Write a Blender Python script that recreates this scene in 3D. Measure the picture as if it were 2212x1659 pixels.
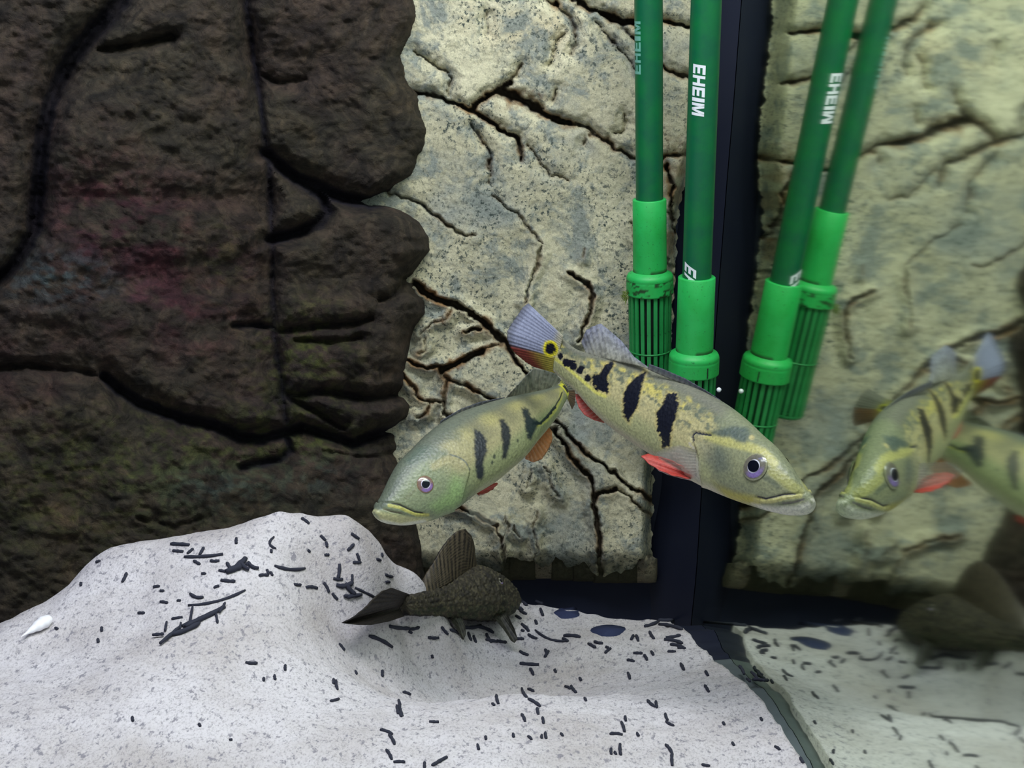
import bpy, math, random
import numpy as np
from mathutils import Vector, Matrix
from collections import deque

C = bpy.context.scene.collection
for o in list(bpy.data.objects): bpy.data.objects.remove(o)
random.seed(7)

# ------------------------------------------------------------------ camera
FPX, CX, CY = 2745.0, 1106.0, 829.5
PITCH, ROLL = math.radians(7.0), math.radians(3.5)
CAMZ = 0.35
F_ = np.array([0, math.cos(PITCH), -math.sin(PITCH)])
UP0 = np.array([0, math.sin(PITCH), math.cos(PITCH)])
R_ = math.cos(ROLL)*np.array([1., 0, 0]) + math.sin(ROLL)*UP0
U_ = -math.sin(ROLL)*np.array([1., 0, 0]) + math.cos(ROLL)*UP0
CO = np.array([0, 0, CAMZ])
cam = bpy.data.cameras.new('camera'); cam.sensor_width = 36; cam.lens = FPX/2212*36
cam.clip_start = 0.01; cam.clip_end = 20
camo = bpy.data.objects.new('camera', cam); C.objects.link(camo)
M = Matrix.Identity(4)
for i in range(3):
    M[i][0] = R_[i]; M[i][1] = U_[i]; M[i][2] = -F_[i]; M[i][3] = CO[i]
camo.matrix_world = M
bpy.context.scene.camera = camo

# ------------------------------------------------------------------ light
sc = bpy.context.scene
sc.view_settings.view_transform = 'Standard'
sc.view_settings.look = 'None'
sc.view_settings.gamma = 1
sc.view_settings.use_curve_mapping = False
sc.view_settings.exposure = 0.0
w = bpy.data.worlds.new('room'); sc.world = w; w.use_nodes = True
w.node_tree.nodes['Background'].inputs[0].default_value = (0.62, 0.74, 0.80, 1)
w.node_tree.nodes['Background'].inputs[1].default_value = 0.40
def area(name, loc, target, sx, sy, energy, col):
    l = bpy.data.lights.new(name, 'AREA'); l.shape = 'RECTANGLE'; l.size = sx; l.size_y = sy
    l.energy = energy; l.color = col
    o = bpy.data.objects.new(name, l); C.objects.link(o); o.location = loc
    o.rotation_euler = (Vector(target)-Vector(loc)).to_track_quat('-Z', 'Y').to_euler()
    return o
area('tank_lamp', (0.03, 0.46, 0.86), (0.02, 0.72, 0.1), 0.44, 0.12, 3.95, (0.97, 0.98, 0.96))
area('tank_lamp', (-0.16, 0.30, 0.90), (-0.10, 0.62, 0.1), 0.7, 0.10, 2.5, (0.86, 0.92, 1.0))

area('blue_lamp', (-0.30, 0.50, 0.80), (-0.26, 0.86, 0.42), 0.30, 0.05, 0.36, (0.25, 0.28, 1.0))

# ------------------------------------------------------------------ helpers
def ray(px, py):
    px = np.asarray(px, float); py = np.asarray(py, float)
    u = (px-CX)/FPX; v = (py-CY)/FPX
    return F_ + u[..., None]*R_ - v[..., None]*U_
def P(px, py, Y):
    d = ray(px, py)
    return CO + d*(np.asarray(Y, float)/d[..., 1])[..., None]
def proj(p):
    q = np.asarray(p) - CO
    z = q@F_
    return CX + FPX*(q@R_)/z, CY - FPX*(q@U_)/z
MIR = 0.1430                                         # inner face of the side glass, x
def onglass(px, py):
    d = ray(px, py); return CO + d*(MIR/d[..., 0])[..., None]

def _h(ix, iy, seed):
    n = (ix.astype(np.int64)*374761393 + iy.astype(np.int64)*668265263 + seed*1442695041) & 0xffffffff
    n = ((n ^ (n >> 13))*1274126177) & 0xffffffff
    n = (n ^ (n >> 16)) & 0xffffff
    return n/float(0xffffff)*2-1
def vn(x, y, seed=0):
    x = np.asarray(x, float); y = np.asarray(y, float)
    ix = np.floor(x); iy = np.floor(y); fx = x-ix; fy = y-iy
    fx = fx*fx*(3-2*fx); fy = fy*fy*(3-2*fy)
    a = _h(ix, iy, seed); b = _h(ix+1, iy, seed); c = _h(ix, iy+1, seed); d = _h(ix+1, iy+1, seed)
    return (a*(1-fx)+b*fx)*(1-fy) + (c*(1-fx)+d*fx)*fy
def fbm(x, y, seed=0, n=4):
    s = 0; a = 1; t = 0
    for k in range(n):
        s = s + a*vn(x*2**k+k*17.3, y*2**k-k*9.1, seed+k); t += a; a *= .5
    return s/t
def sm(a, b, x):
    t = np.clip((x-a)/(b-a), 0, 1); return t*t*(3-2*t)
def s2l(c):
    c = np.asarray(c, float)/255
    return np.where(c <= .04045, c/12.92, ((c+.055)/1.055)**2.4)

def mesh(name, verts, faces, mats, parent=None, smooth=True, col=None, attrs=None, fmat=None):
    me = bpy.data.meshes.new(name)
    v = np.asarray(verts, np.float32).reshape(-1, 3)
    if isinstance(faces, np.ndarray):
        nf, k = faces.shape
        me.vertices.add(len(v)); me.vertices.foreach_set('co', v.ravel())
        me.loops.add(nf*k); me.loops.foreach_set('vertex_index', faces.astype(np.int32).ravel())
        me.polygons.add(nf); me.polygons.foreach_set('loop_start', np.arange(0, nf*k, k, dtype=np.int32))
        me.polygons.foreach_set('loop_total', np.full(nf, k, np.int32))
        me.update(calc_edges=True); me.validate()
    else:
        me.from_pydata(v.tolist(), [], [list(map(int, f)) for f in faces]); me.update()
    if not isinstance(mats, (list, tuple)): mats = [mats]
    for m in mats: me.materials.append(m)
    if smooth: me.polygons.foreach_set('use_smooth', [True]*len(me.polygons))
    if fmat is not None: me.polygons.foreach_set('material_index', list(fmat))
    if col is not None:
        a = me.color_attributes.new('Col', 'FLOAT_COLOR', 'POINT')
        cc = np.ones((len(v), 4), np.float32); cc[:, :3] = np.asarray(col).reshape(-1, 3)
        a.data.foreach_set('color', cc.ravel())
    if attrs:
        for k, x in attrs.items():
            a = me.attributes.new(k, 'FLOAT', 'POINT'); a.data.foreach_set('value', np.asarray(x, np.float32).ravel())
    o = bpy.data.objects.new(name, me); C.objects.link(o)
    if parent is not None: o.parent = parent
    return o
def tag(o, label=None, cat=None, group=None, kind=None):
    if label: o['label'] = label
    if cat: o['category'] = cat
    if group: o['group'] = group
    if kind: o['kind'] = kind
    return o
def thing(name, label, cat, group=None):
    o = bpy.data.objects.new(name, None); C.objects.link(o); o.empty_display_size = .01
    return tag(o, label, cat, group)
def gridfaces(nr, nc, wrap=False):
    i = np.arange(nr-1)[:, None]; j = np.arange(nc if wrap else nc-1)[None, :]
    j2 = (j+1) % nc
    return np.stack([i*nc+j, i*nc+j2, (i+1)*nc+j2, (i+1)*nc+j], -1).reshape(-1, 4)
def box(name, lo, hi, mat, parent=None, bev=0):
    x0, y0, z0 = lo; x1, y1, z1 = hi
    v = [(x0,y0,z0),(x1,y0,z0),(x1,y1,z0),(x0,y1,z0),(x0,y0,z1),(x1,y0,z1),(x1,y1,z1),(x0,y1,z1)]
    f = [(0,3,2,1),(4,5,6,7),(0,1,5,4),(1,2,6,5),(2,3,7,6),(3,0,4,7)]
    return mesh(name, v, f, mat, parent, smooth=False)

# node helpers
def newmat(name):
    m = bpy.data.materials.new(name); m.use_nodes = True
    nt = m.node_tree; b = nt.nodes['Principled BSDF']; return m, nt, b
def N(nt, t, **kw):
    n = nt.nodes.new(t)
    for k, v in kw.items():
        if k in ('inp',):
            for a, x in v.items(): n.inputs[a].default_value = x
        else: setattr(n, k, v)
    return n
def ramp(nt, fac, stops):
    r = N(nt, 'ShaderNodeValToRGB'); e = r.color_ramp.elements
    while len(e) < len(stops): e.new(.5)
    for q, (p, c) in zip(e, stops): q.position = p; q.color = (*c, 1) if len(c) == 3 else c
    nt.links.new(fac, r.inputs[0]); return r.outputs[0]
def mix(nt, fac, a, b, mode='MIX'):
    n = N(nt, 'ShaderNodeMix', data_type='RGBA', blend_type=mode)
    for s, x in ((0, fac), (6, a), (7, b)):
        if hasattr(x, 'links'): nt.links.new(x, n.inputs[s])
        else: n.inputs[s].default_value = x if s == 0 else (*x, 1)
    return n.outputs[2]
def noise(nt, scale, detail=4, rough=.55, co=None, dist=0):
    n = N(nt, 'ShaderNodeTexNoise', inp={'Scale': scale, 'Detail': detail, 'Roughness': rough, 'Distortion': dist})
    if co is not None: nt.links.new(co, n.inputs['Vector'])
    return n.outputs[0]
def bump(nt, b, h, dist, strength=1.0):
    n = N(nt, 'ShaderNodeBump', inp={'Strength': strength, 'Distance': dist})
    nt.links.new(h, n.inputs['Height']); nt.links.new(n.outputs[0], b.inputs['Normal'])
def L(c): return tuple(float(q) for q in s2l(c))
def simple(name, rgb, rough=.5, spec=.5):
    m, nt, b = newmat(name); b.inputs['Base Color'].default_value = (*L(rgb), 1)
    b.inputs['Roughness'].default_value = rough; b.inputs['Specular IOR Level'].default_value = spec
    return m
def obco(nt): return N(nt, 'ShaderNodeTexCoord').outputs['Object']

# ------------------------------------------------------------------ materials
# pale limestone
pale, nt, b = newmat('pale_limestone'); co = obco(nt)
c1 = ramp(nt, noise(nt, 9, 6, .62, co), [(.30, L((150,156,150))), (.44, L((184,180,152))), (.58, L((208,204,174))), (.76, L((196,180,144)))])
blu = ramp(nt, noise(nt, 42, 5, .7, co, .4), [(.48, (0,0,0)), (.60, (.9,.9,.9))])
c2 = mix(nt, blu, c1, L((132,140,134)))
spk = ramp(nt, noise(nt, 330, 4, .75, co), [(.535, (0,0,0)), (.60, (1,1,1))])
spm = ramp(nt, noise(nt, 24, 3, .6, co), [(.36, (.22,.22,.22)), (.60, (1,1,1))])
sp2 = N(nt, 'ShaderNodeMath', operation='MULTIPLY'); nt.links.new(spk, sp2.inputs[0]); nt.links.new(spm, sp2.inputs[1])
c3 = mix(nt, sp2.outputs[0], c2, L((70,80,76)))
fine = ramp(nt, noise(nt, 1100, 2, .6, co), [(.35, (.80,.80,.80)), (.65, (1.08,1.07,1.05))])
c3 = mix(nt, 1.0, c3, fine, 'MULTIPLY')
at = N(nt, 'ShaderNodeAttribute', attribute_name='stain')
brn = ramp(nt, noise(nt, 60, 4, .6, co), [(.35, L((70,48,28))), (.65, L((150,110,62)))])
c4 = mix(nt, at.outputs['Fac'], c3, brn)
at2 = N(nt, 'ShaderNodeAttribute', attribute_name='dirt_shade')
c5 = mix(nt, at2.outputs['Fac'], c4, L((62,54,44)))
at3 = N(nt, 'ShaderNodeAttribute', attribute_name='algae')  # on the pale rock this mask carries painted shade
c5 = mix(nt, at3.outputs['Fac'], c5, L((58,62,42)))  # dark green standing for shade on the wall foot and the footing
nt.links.new(c5, b.inputs['Base Color']); b.inputs['Roughness'].default_value = .85; b.inputs['Specular IOR Level'].default_value = .2
bump(nt, b, noise(nt, 260, 6, .7, co), .0012, .8)

# dark rock
dark, nt, b = newmat('dark_mossy_rock'); co = obco(nt)
c1 = ramp(nt, noise(nt, 7, 6, .6, co, .6), [(.30, L((40,35,35))), (.45, L((58,49,43))), (.58, L((54,50,41))), (.75, L((76,64,49)))])
mr = N(nt, 'ShaderNodeAttribute', attribute_name='maroon')
c2 = mix(nt, mr.outputs['Fac'], c1, L((64,34,42)))
gr = N(nt, 'ShaderNodeAttribute', attribute_name='algae')
c2 = mix(nt, gr.outputs['Fac'], c2, L((66,72,34)))
tl = N(nt, 'ShaderNodeAttribute', attribute_name='teal')
c2 = mix(nt, tl.outputs['Fac'], c2, L((62,76,80)))
mo = ramp(nt, noise(nt, 60, 7, .75, co, .8), [(.34, (.32,.33,.38)), (.48, (.85,.85,.85)), (.66, (1.9,1.8,1.65))])
c3 = mix(nt, 1.0, c2, mo, 'MULTIPLY')
di = N(nt, 'ShaderNodeAttribute', attribute_name='dirt_shade')
c4 = mix(nt, di.outputs['Fac'], c3, L((24,24,38)))
nt.links.new(c4, b.inputs['Base Color']); b.inputs['Roughness'].default_value = .8; b.inputs['Specular IOR Level'].default_value = .25
bump(nt, b, noise(nt, 150, 8, .72, co, .5), .003, 1.0)

# sand
sand, nt, b = newmat('white_sand'); co = obco(nt)
mp = N(nt, 'ShaderNodeMapping', inp={'Scale': (1, .55, 1)}); nt.links.new(co, mp.inputs[0]); mv = mp.outputs[0]
c1 = ramp(nt, noise(nt, 14, 5, .6, co), [(.35, L((190,184,184))), (.6, L((214,210,214)))])
g = ramp(nt, noise(nt, 900, 3, .75, mv), [(.34, (.66,.65,.66)), (.48, (1,1,1)), (.7, (1.1,1.1,1.1))])
c2 = mix(nt, 1.0, c1, g, 'MULTIPLY')
s = ramp(nt, noise(nt, 330, 3, .7, mv), [(.565, (0,0,0)), (.65, (.8,.8,.8))])
c3 = mix(nt, s, c2, L((128,126,136)))
nt.links.new(c3, b.inputs['Base Color']); b.inputs['Roughness'].default_value = .9; b.inputs['Specular IOR Level'].default_value = .15
bump(nt, b, noise(nt, 700, 4, .7, mv), .0008, .8)

# painted by colour attribute (skin patterns)
def skin(name, rough=.42, spec=.5, bscale=700, bdist=.0002, vor=False):
    m, nt, b = newmat(name); a = N(nt, 'ShaderNodeAttribute', attribute_name='Col')
    co = obco(nt)
    f = ramp(nt, noise(nt, 700, 5, .75, co), [(.36, (.70,.71,.72)), (.5, (.95,.95,.94)), (.66, (1.16,1.15,1.12))])
    nt.links.new(mix(nt, 1.0, a.outputs['Color'], f, 'MULTIPLY'), b.inputs['Base Color'])
    b.inputs['Roughness'].default_value = rough; b.inputs['Specular IOR Level'].default_value = spec
    if vor:
        v = N(nt, 'ShaderNodeTexVoronoi', inp={'Scale': bscale}); nt.links.new(co, v.inputs['Vector']); bump(nt, b, v.outputs[0], bdist)
    else: bump(nt, b, noise(nt, bscale, 3, .6, co), bdist)
    return m
fish_skin = skin('fish_skin', vor=True, bscale=560, bdist=.00022)
cat_skin = skin('catfish_plates', .7, .3, 420, .0009, vor=True)
fin_m = skin('fin_membrane', .5, .35)
nt = fin_m.node_tree; b = nt.nodes['Principled BSDF']
a = N(nt, 'ShaderNodeAttribute', attribute_name='alpha'); nt.links.new(a.outputs['Fac'], b.inputs['Alpha'])
b.inputs['Subsurface Weight'].default_value = 0.0

# glass that mirrors under water
glass, nt, b = newmat('side_glass_mirroring')
gl = N(nt, 'ShaderNodeBsdfGlossy', inp={'Color': (0.76, 0.84, 0.70, 1), 'Roughness': 0.05})
nt.links.new(gl.outputs[0], nt.nodes['Material Output'].inputs[0])
black = simple('black_panel', (30, 36, 56), .6, .3)  # blacks lifted to navy here and below, water haze put into the colour
silic = simple('black_silicone', (28, 33, 50), .5, .4)
gsil = simple('grey_silicone', (86, 95, 98), .5, .4)
def plastic(name, rgb, rgb2, rough, dirt_shade=.5):
    m, nt, b = newmat(name); co = obco(nt)
    c = mix(nt, ramp(nt, noise(nt, 60, 4, .6, co), [(.4, (0,0,0)), (.7, (1,1,1))]), L(rgb), L(rgb2))
    sp = ramp(nt, noise(nt, 620, 3, .65, co), [(.62, (0,0,0)), (.70, (dirt_shade,)*3)])
    c = mix(nt, sp, c, L((16, 50, 24)))
    at = N(nt, 'ShaderNodeAttribute', attribute_name='dirt_shade')
    c = mix(nt, at.outputs['Fac'], c, L((30, 34, 20)))
    nt.links.new(c, b.inputs['Base Color']); b.inputs['Roughness'].default_value = rough
    return m
tube_m = plastic('dark_green_tube', (3, 96, 62), (2, 112, 56), .45, .15)
sleeve_m = plastic('bright_green_plastic', (38, 182, 88), (28, 166, 70), .5, .6)
rib_m = plastic('green_strainer_plastic', (38, 150, 78), (22, 128, 60), .5, .6)
shade_core_m = simple('strainer_shade', (10, 34, 24), .8)
white_m = simple('white_print', (240, 244, 250), .5)
faint_m = simple('faded_white_print', (110, 178, 158), .5)
bit_m = simple('dark_droppings', (52, 54, 66), .85, .2)
pitm = simple('dark_pit_shade', (52, 60, 92), .8, .2)

# ------------------------------------------------------------------ rock height fields
def component_field(name, label, cat, px, py, Yfun, cracks, mat, attrf, minsize=60, warp=3.0, piece='stone', sepmin=3.2, seed=0, maxw=70, ws=.56, dk=.6, brd=(.10, 10), soft=1.0, rag=.25):
    """px,py grids (rows, cols) -> joined relief split along its cracks into stones"""
    nr, nc = px.shape
    wx = px + warp*fbm(px/14, py/14, seed+50, 3)*2.2; wy = py + warp*fbm(px/14, py/14, seed+90, 3)*2.2
    groove = np.zeros_like(px); sep = np.zeros(px.shape, bool); near = np.full(px.shape, 99.); big = np.zeros_like(px)
    for w0, pts, opts in cracks:
        k = len(pts)
        for a in range(k-1):
            (x0, y0), (x1, y1) = pts[a], pts[a+1]
            m = (wx > min(x0, x1)-maxw) & (wx < max(x0, x1)+maxw) & (wy > min(y0, y1)-maxw) & (wy < max(y0, y1)+maxw)
            if not m.any(): continue
            qx = wx[m]; qy = wy[m]; dx = x1-x0; dy = y1-y0; l2 = dx*dx+dy*dy+1e-9
            t = np.clip(((qx-x0)*dx+(qy-y0)*dy)/l2, 0, 1)
            d = np.hypot(qx-x0-t*dx, qy-y0-t*dy)
            ww = w0*ws*(1+.45*vn(qx/22, qy/22, seed+5)+rag*vn(qx/7, qy/7, seed+6))
            if opts.get('taper'):
                f = (a+t)/(k-1); ww = ww*(1-.75*np.abs(2*f-1)**1.5)
            dep = dk*min(.022, .0014+.0026*w0)
            g = dep*(1-sm(ww*.5*min(1, 1/soft), ww*.5+(2.5+w0*.45)*soft, d)) + brd[0]*dep*(1-sm(0, brd[1]+3*w0, d))**2
            groove[m] = np.maximum(groove[m], g)
            near[m] = np.minimum(near[m], d-ww*.5)
            big[m] = np.maximum(big[m], w0*(1-sm(ww*.4, ww*.5+5+w0*1.6, d)))
            s_ = sep[m]; s_ |= d < np.maximum(sepmin, ww*.5); sep[m] = s_
    lab = np.zeros(px.shape, int); n = 0; sizes = {}
    free = ~sep
    for i in range(nr):
        for j in range(nc):
            if free[i, j] and lab[i, j] == 0:
                n += 1; dq = deque([(i, j)]); lab[i, j] = n; cnt = 0
                while dq:
                    a, c = dq.popleft(); cnt += 1
                    for a2, c2 in ((a+1,c),(a-1,c),(a,c+1),(a,c-1)):
                        if 0 <= a2 < nr and 0 <= c2 < nc and free[a2, c2] and lab[a2, c2] == 0:
                            lab[a2, c2] = n; dq.append((a2, c2))
                sizes[n] = cnt
    for k, v in sizes.items():
        if v < minsize: lab[lab == k] = 0
    for it in range(400):
        z = lab == 0
        if not z.any(): break
        new = lab.copy()
        for sh, ax in ((1,0),(-1,0),(1,1),(-1,1)):
            r = np.roll(lab, sh, ax)
            if ax == 0: (r.__setitem__(0, 0) if sh == 1 else r.__setitem__(-1, 0))
            else: (r.__setitem__((slice(None), 0), 0) if sh == 1 else r.__setitem__((slice(None), -1), 0))
            q = (new == 0) & (r > 0); new[q] = r[q]
        lab = new
    off = np.zeros_like(px); rs = np.random.RandomState(seed+3)
    fall = sm(0, 26, near)
    for k in np.unique(lab):
        m = lab == k; cx, cy = px[m].mean(), py[m].mean()
        o0 = rs.uniform(-.004, .002); tx, ty = rs.uniform(-.00003, .00003, 2)
        off[m] = (o0 + np.clip(tx*(px[m]-cx)+ty*(py[m]-cy), -.006, .006))*fall[m]
    Y = Yfun(px, py) + groove + off
    pos = P(px, py, Y)
    at = attrf(px, py, near, big, groove)
    root = thing(name, label, cat)
    cell = lab[:-1, :-1]
    idx = np.arange(nr*nc).reshape(nr, nc)
    q = np.stack([idx[:-1, :-1], idx[1:, :-1], idx[1:, 1:], idx[:-1, 1:]], -1)
    V = pos.reshape(-1, 3)
    for k in np.unique(cell):
        f = q[cell == k].reshape(-1, 4)
        u, inv = np.unique(f, return_inverse=True)
        mesh(piece, V[u], inv.reshape(-1, 4), mat, root, attrs={a: x.reshape(-1)[u] for a, x in at.items()})
    return root

# --- setting shell
SEAMW = .0
tag(box('floor', (-.62, .10, -.012), (.160, 1.0, .0), black), kind='structure')
tag(box('wall_back', (-.62, .940, 0), (.160, .952, .80), black), kind='structure')
tag(box('wall_left', (-.632, .10, 0), (-.62, .952, .80), black), kind='structure')
wr = tag(box('wall_right', (MIR, .12, 0), (MIR+.012, .940, .80), glass), kind='structure')
# black silicone seam filling the back corner, slightly uneven
zz = np.linspace(0, .8, 160); prof = np.array([(0, -.030), (-.010, -.018), (-.020, -.006), (-.028, 0)])
vv = []
for z in zz:
    k = 1+.10*vn(z*18, 0, 4)
    for a, c in prof: vv.append((MIR+a*k-.0003, .940+c*k, z))
tag(mesh('trim_1', vv, gridfaces(len(zz), 4), silic), kind='structure')

# ------------------------------------------------------------------ pale rock wall
PC = [
 (5, [(890,200),(920,204),(952,211),(971,220),(997,232),(1016,239)], {}),
 (6, [(1016,239),(1042,254),(1072,271),(1094,288),(1117,299),(1124,321),(1125,346)], {'taper':0}),
 (7, [(1016,239),(1027,228),(1049,209),(1079,192),(1102,180)], {}),
 (3, [(1102,180),(1117,157),(1128,138)], {'taper':1}),
 (15, [(1079,196),(1100,206),(1124,216),(1150,228),(1168,238)], {}),
 (9, [(1168,240),(1176,247),(1199,258),(1230,266)], {}),
 (4, [(1217,267),(1262,269),(1281,288),(1307,303),(1326,318),(1348,331),(1367,340),(1400,352),(1436,340),(1490,330)], {}),
 (3, [(1195,214),(1204,190)], {'taper':1}),
 (6, [(1225,-30),(1240,0),(1270,15),(1300,28)], {}),
 (11, [(1300,28),(1337,44),(1365,48)], {}),
 (4, [(1337,50),(1360,75),(1400,110),(1440,150),(1490,170)], {}),
 (5, [(1365,46),(1400,40),(1450,48),(1490,60)], {}),
 (2.6, [(1180,0),(1199,11),(1217,26),(1236,45),(1244,67),(1242,97),(1234,116)], {'taper':1}),
 (6, [(1200,8),(1206,14)], {}),
 (2, [(1288,52),(1307,71),(1322,90),(1341,108),(1360,131),(1400,200)], {'taper':1}),
 (3, [(1320,88),(1326,92)], {}),
 (3.2, [(1016,269),(1034,295),(1055,321),(1060,348),(1057,396)], {'taper':1}),
 (5, [(1056,350),(1056,356)], {}),
 (1.8, [(1139,314),(1161,336),(1169,359),(1188,374),(1229,392)], {'taper':1}),
 (2.2, [(1064,422),(1094,448),(1117,460),(1139,486),(1158,512),(1172,523)], {}),
 (3, [(1171,530),(1161,572),(1146,605),(1134,654)], {}),
 (3.4, [(820,400),(845,420),(870,425),(910,440),(933,460),(963,482),(982,497),(1004,508),(1027,508)], {'taper':1}),
 (2.5, [(893,110),(925,135),(955,150),(975,170),(968,205)], {'taper':1}),
 (2, [(1218,70),(1202,90),(1195,120),(1190,140)], {'taper':1}),
 (1.6, [(1050,30),(1054,55),(1052,72)], {'taper':1}),
 (2, [(1265,300),(1260,315)], {'taper':1}),
 (2.4, [(1350,250),(1352,280),(1330,290)], {'taper':1}),
 (10, [(896,612),(916,627),(943,645),(978,656),(1009,667),(1036,689),(1063,716),(1090,738)], {}),
 (6, [(1090,738),(1107,770),(1130,796),(1150,830),(1175,870),(1197,908)], {}),
 (5, [(870,770),(889,783),(920,794),(956,792)], {}),
 (13, [(956,798),(987,784),(1018,768),(1040,758)], {}),
 (3, [(1040,758),(1063,747),(1092,742)], {}),
 (6, [(1005,718),(1020,712),(1040,712)], {'taper':1}),
 (4, [(866,805),(876,819),(893,837),(907,863),(929,868),(958,866)], {}),
 (3.5, [(958,866),(960,845),(963,819),(951,800)], {}),
 (5, [(958,866),(960,890),(980,905)], {}),
 (4, [(963,819),(1018,837),(1067,868),(1120,900),(1160,920)], {}),
 (3, [(898,903),(920,890),(932,868)], {}),
 (2, [(985,660),(960,690),(935,700),(905,720)], {'taper':1}),
 (2, [(920,730),(918,755),(905,765)], {'taper':1}),
 (5, [(1197,908),(1219,926),(1237,952),(1268,979),(1295,997),(1322,1019),(1353,1046),(1384,1064),(1420,1088)], {}),
 (6, [(1197,930),(1210,948),(1232,984),(1255,1010),(1277,1037),(1282,1073)], {}),
 (4, [(1160,920),(1180,930),(1197,925)], {}),
 (7, [(1282,1073),(1286,1117),(1295,1162),(1295,1260)], {}),
 (6, [(1282,1073),(1304,1064),(1331,1055)], {}),
 (3, [(1331,1055),(1362,1073),(1371,1091),(1402,1113),(1420,1125)], {}),
 (3.4, [(960,1090),(996,1100),(1032,1109),(1045,1126),(1072,1135),(1083,1171),(1090,1240)], {}),
 (2.6, [(1108,1135),(1121,1158)], {'taper':1}),
 (1.6, [(1161,1109),(1152,1140),(1161,1184),(1152,1211)], {'taper':1}),
 (1.6, [(1148,1010),(1146,1035),(1139,1055)], {'taper':1}),
 (5, [(1228,590),(1232,591),(1268,613),(1281,640),(1273,676),(1258,712),(1252,735)], {'taper':1}),
 (1.8, [(1365,480),(1372,520)], {'taper':1}),
 (5, [(1440,360),(1452,400),(1446,450),(1456,500)], {}),
 (3, [(1440,560),(1456,590),(1462,600)], {}),
 (2.2, [(1258,560),(1262,540)], {'taper':1}),
 (2, [(1180,1010),(1196,1060),(1208,1075)], {'taper':1}),
 (2, [(1100,1150),(1092,1120)], {'taper':1}),
]
ry = np.array([-170, 0, 300, 440, 480, 600, 700, 850, 1010, 1240, 1300]); rx = np.array([1524, 1517, 1504, 1470, 1464, 1458, 1450, 1432, 1412, 1406, 1404])
bx_ = np.array([780,900,960,1010,1060,1088,1094,1110,1150,1185,1200,1225,1262,1290,1330,1368,1380,1395,1410,1540])
by_ = np.array([1228,1228,1225,1215,1228,1232,1205,1208,1216,1226,1198,1226,1216,1246,1238,1232,1204,1206,1240,1240])
rows = np.arange(-168, 1256, 3.0); ns = 236
sgrid = np.linspace(0, 1, ns)
px = np.empty((len(rows), ns)); py = np.empty_like(px)
for i, y in enumerate(rows):
    xr = np.interp(y, ry, rx) + 5*vn(y/16, 3.3, 8) + 2*vn(y/5, 1, 9)
    px[i] = 775 + (xr-775)*sgrid
top = -168.
for j in range(ns):                                   # squeeze the columns so the lowest row follows the ragged lower edge
    xb = px[-1, j]; yb = np.interp(xb, bx_, by_) + 5*vn(xb/9, 2, 31)
    py[:, j] = np.where(rows < 1000, rows, 1000 + (rows-1000)*(yb-1000)/(rows[-1]-1000))
def Ypale(x, y):
    base = .900 + .003*fbm(x/190, y/190, 11, 3) - .0018*np.abs(fbm((x*.8+y*.6)/70, (y*.8-x*.6)/200, 21, 4)) - .0007*fbm(x/18, y/18, 23, 3) - .0003*vn(x/6, y/6, 25)
    xr = np.interp(y, ry, rx)
    base = base + .028*(1-sm(0, 30, xr-x))**2 + .012*sm(1185, 1245, y)
    return base
def apale(x, y, near, big, groove):
    n = fbm(x/30, y/30, 61, 4); n2 = fbm(x/9, y/9, 63, 3)
    st = np.clip(big/5, 0, 1)*sm(-.4, .3, n)*.75*(1-sm(3, 16, near))
    st = st + .45*sm(1395, 1440, x)*sm(-.2, .3, n)*sm(250, 330, y)*(1-sm(560, 640, y)) + .55*sm(1040, 1110, 1e9*0+x)*(1-sm(1150, 1200, x))*sm(186, 200, y)*(1-sm(222, 250, y))*sm(-.3, .3, n2)
    st = st + .5*(1-sm(0, 16, near+n2*6))*(1-sm(1000, 1100, x))*sm(600, 640, y)*sm(-.4, .2, n)*.8
    dirt_shade = sm(.0035, .011, groove)*.95 + .35*(1-sm(0, 5, near))*sm(-.1, .4, n2)
    al = sm(1175, 1235, y+18*n2+np.where(x>1240, -8, 0))*.8  # shade at the foot of the wall, painted in as dark green
    return {'stain': np.clip(st, 0, .85), 'dirt_shade': np.clip(dirt_shade, 0, 1), 'algae': np.clip(al, 0, 1)}  # 'algae' here holds the painted shade of the wall foot
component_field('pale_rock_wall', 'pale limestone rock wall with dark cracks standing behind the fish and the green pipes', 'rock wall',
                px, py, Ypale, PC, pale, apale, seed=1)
# footing stones under the ragged edge, shade painted into their dark colour
root = thing('rock_footing', 'low row of brown stones darkened with painted shade along the foot of the pale rock wall', 'rock')
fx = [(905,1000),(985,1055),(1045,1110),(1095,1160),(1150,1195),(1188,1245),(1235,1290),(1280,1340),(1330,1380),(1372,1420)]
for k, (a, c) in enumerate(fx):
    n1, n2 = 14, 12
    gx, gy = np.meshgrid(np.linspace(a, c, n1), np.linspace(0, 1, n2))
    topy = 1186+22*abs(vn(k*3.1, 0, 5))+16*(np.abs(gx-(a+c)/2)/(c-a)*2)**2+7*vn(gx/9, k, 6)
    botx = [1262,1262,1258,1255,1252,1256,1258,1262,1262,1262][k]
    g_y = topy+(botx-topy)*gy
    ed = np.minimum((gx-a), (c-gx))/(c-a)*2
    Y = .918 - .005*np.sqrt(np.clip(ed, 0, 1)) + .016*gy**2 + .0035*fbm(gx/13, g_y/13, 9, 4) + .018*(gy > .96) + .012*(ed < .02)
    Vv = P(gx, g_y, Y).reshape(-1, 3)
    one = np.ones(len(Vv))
    mesh('stone', Vv, gridfaces(n2, n1)[:, ::-1].copy(), pale, root, attrs={'stain': one*.35, 'dirt_shade': one*(.15 if k in (4, 9) else .62), 'algae': one*(.75 if k not in (4, 9) else .2)})  # dirt and algae masks used here to paint shade on the stones

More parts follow.
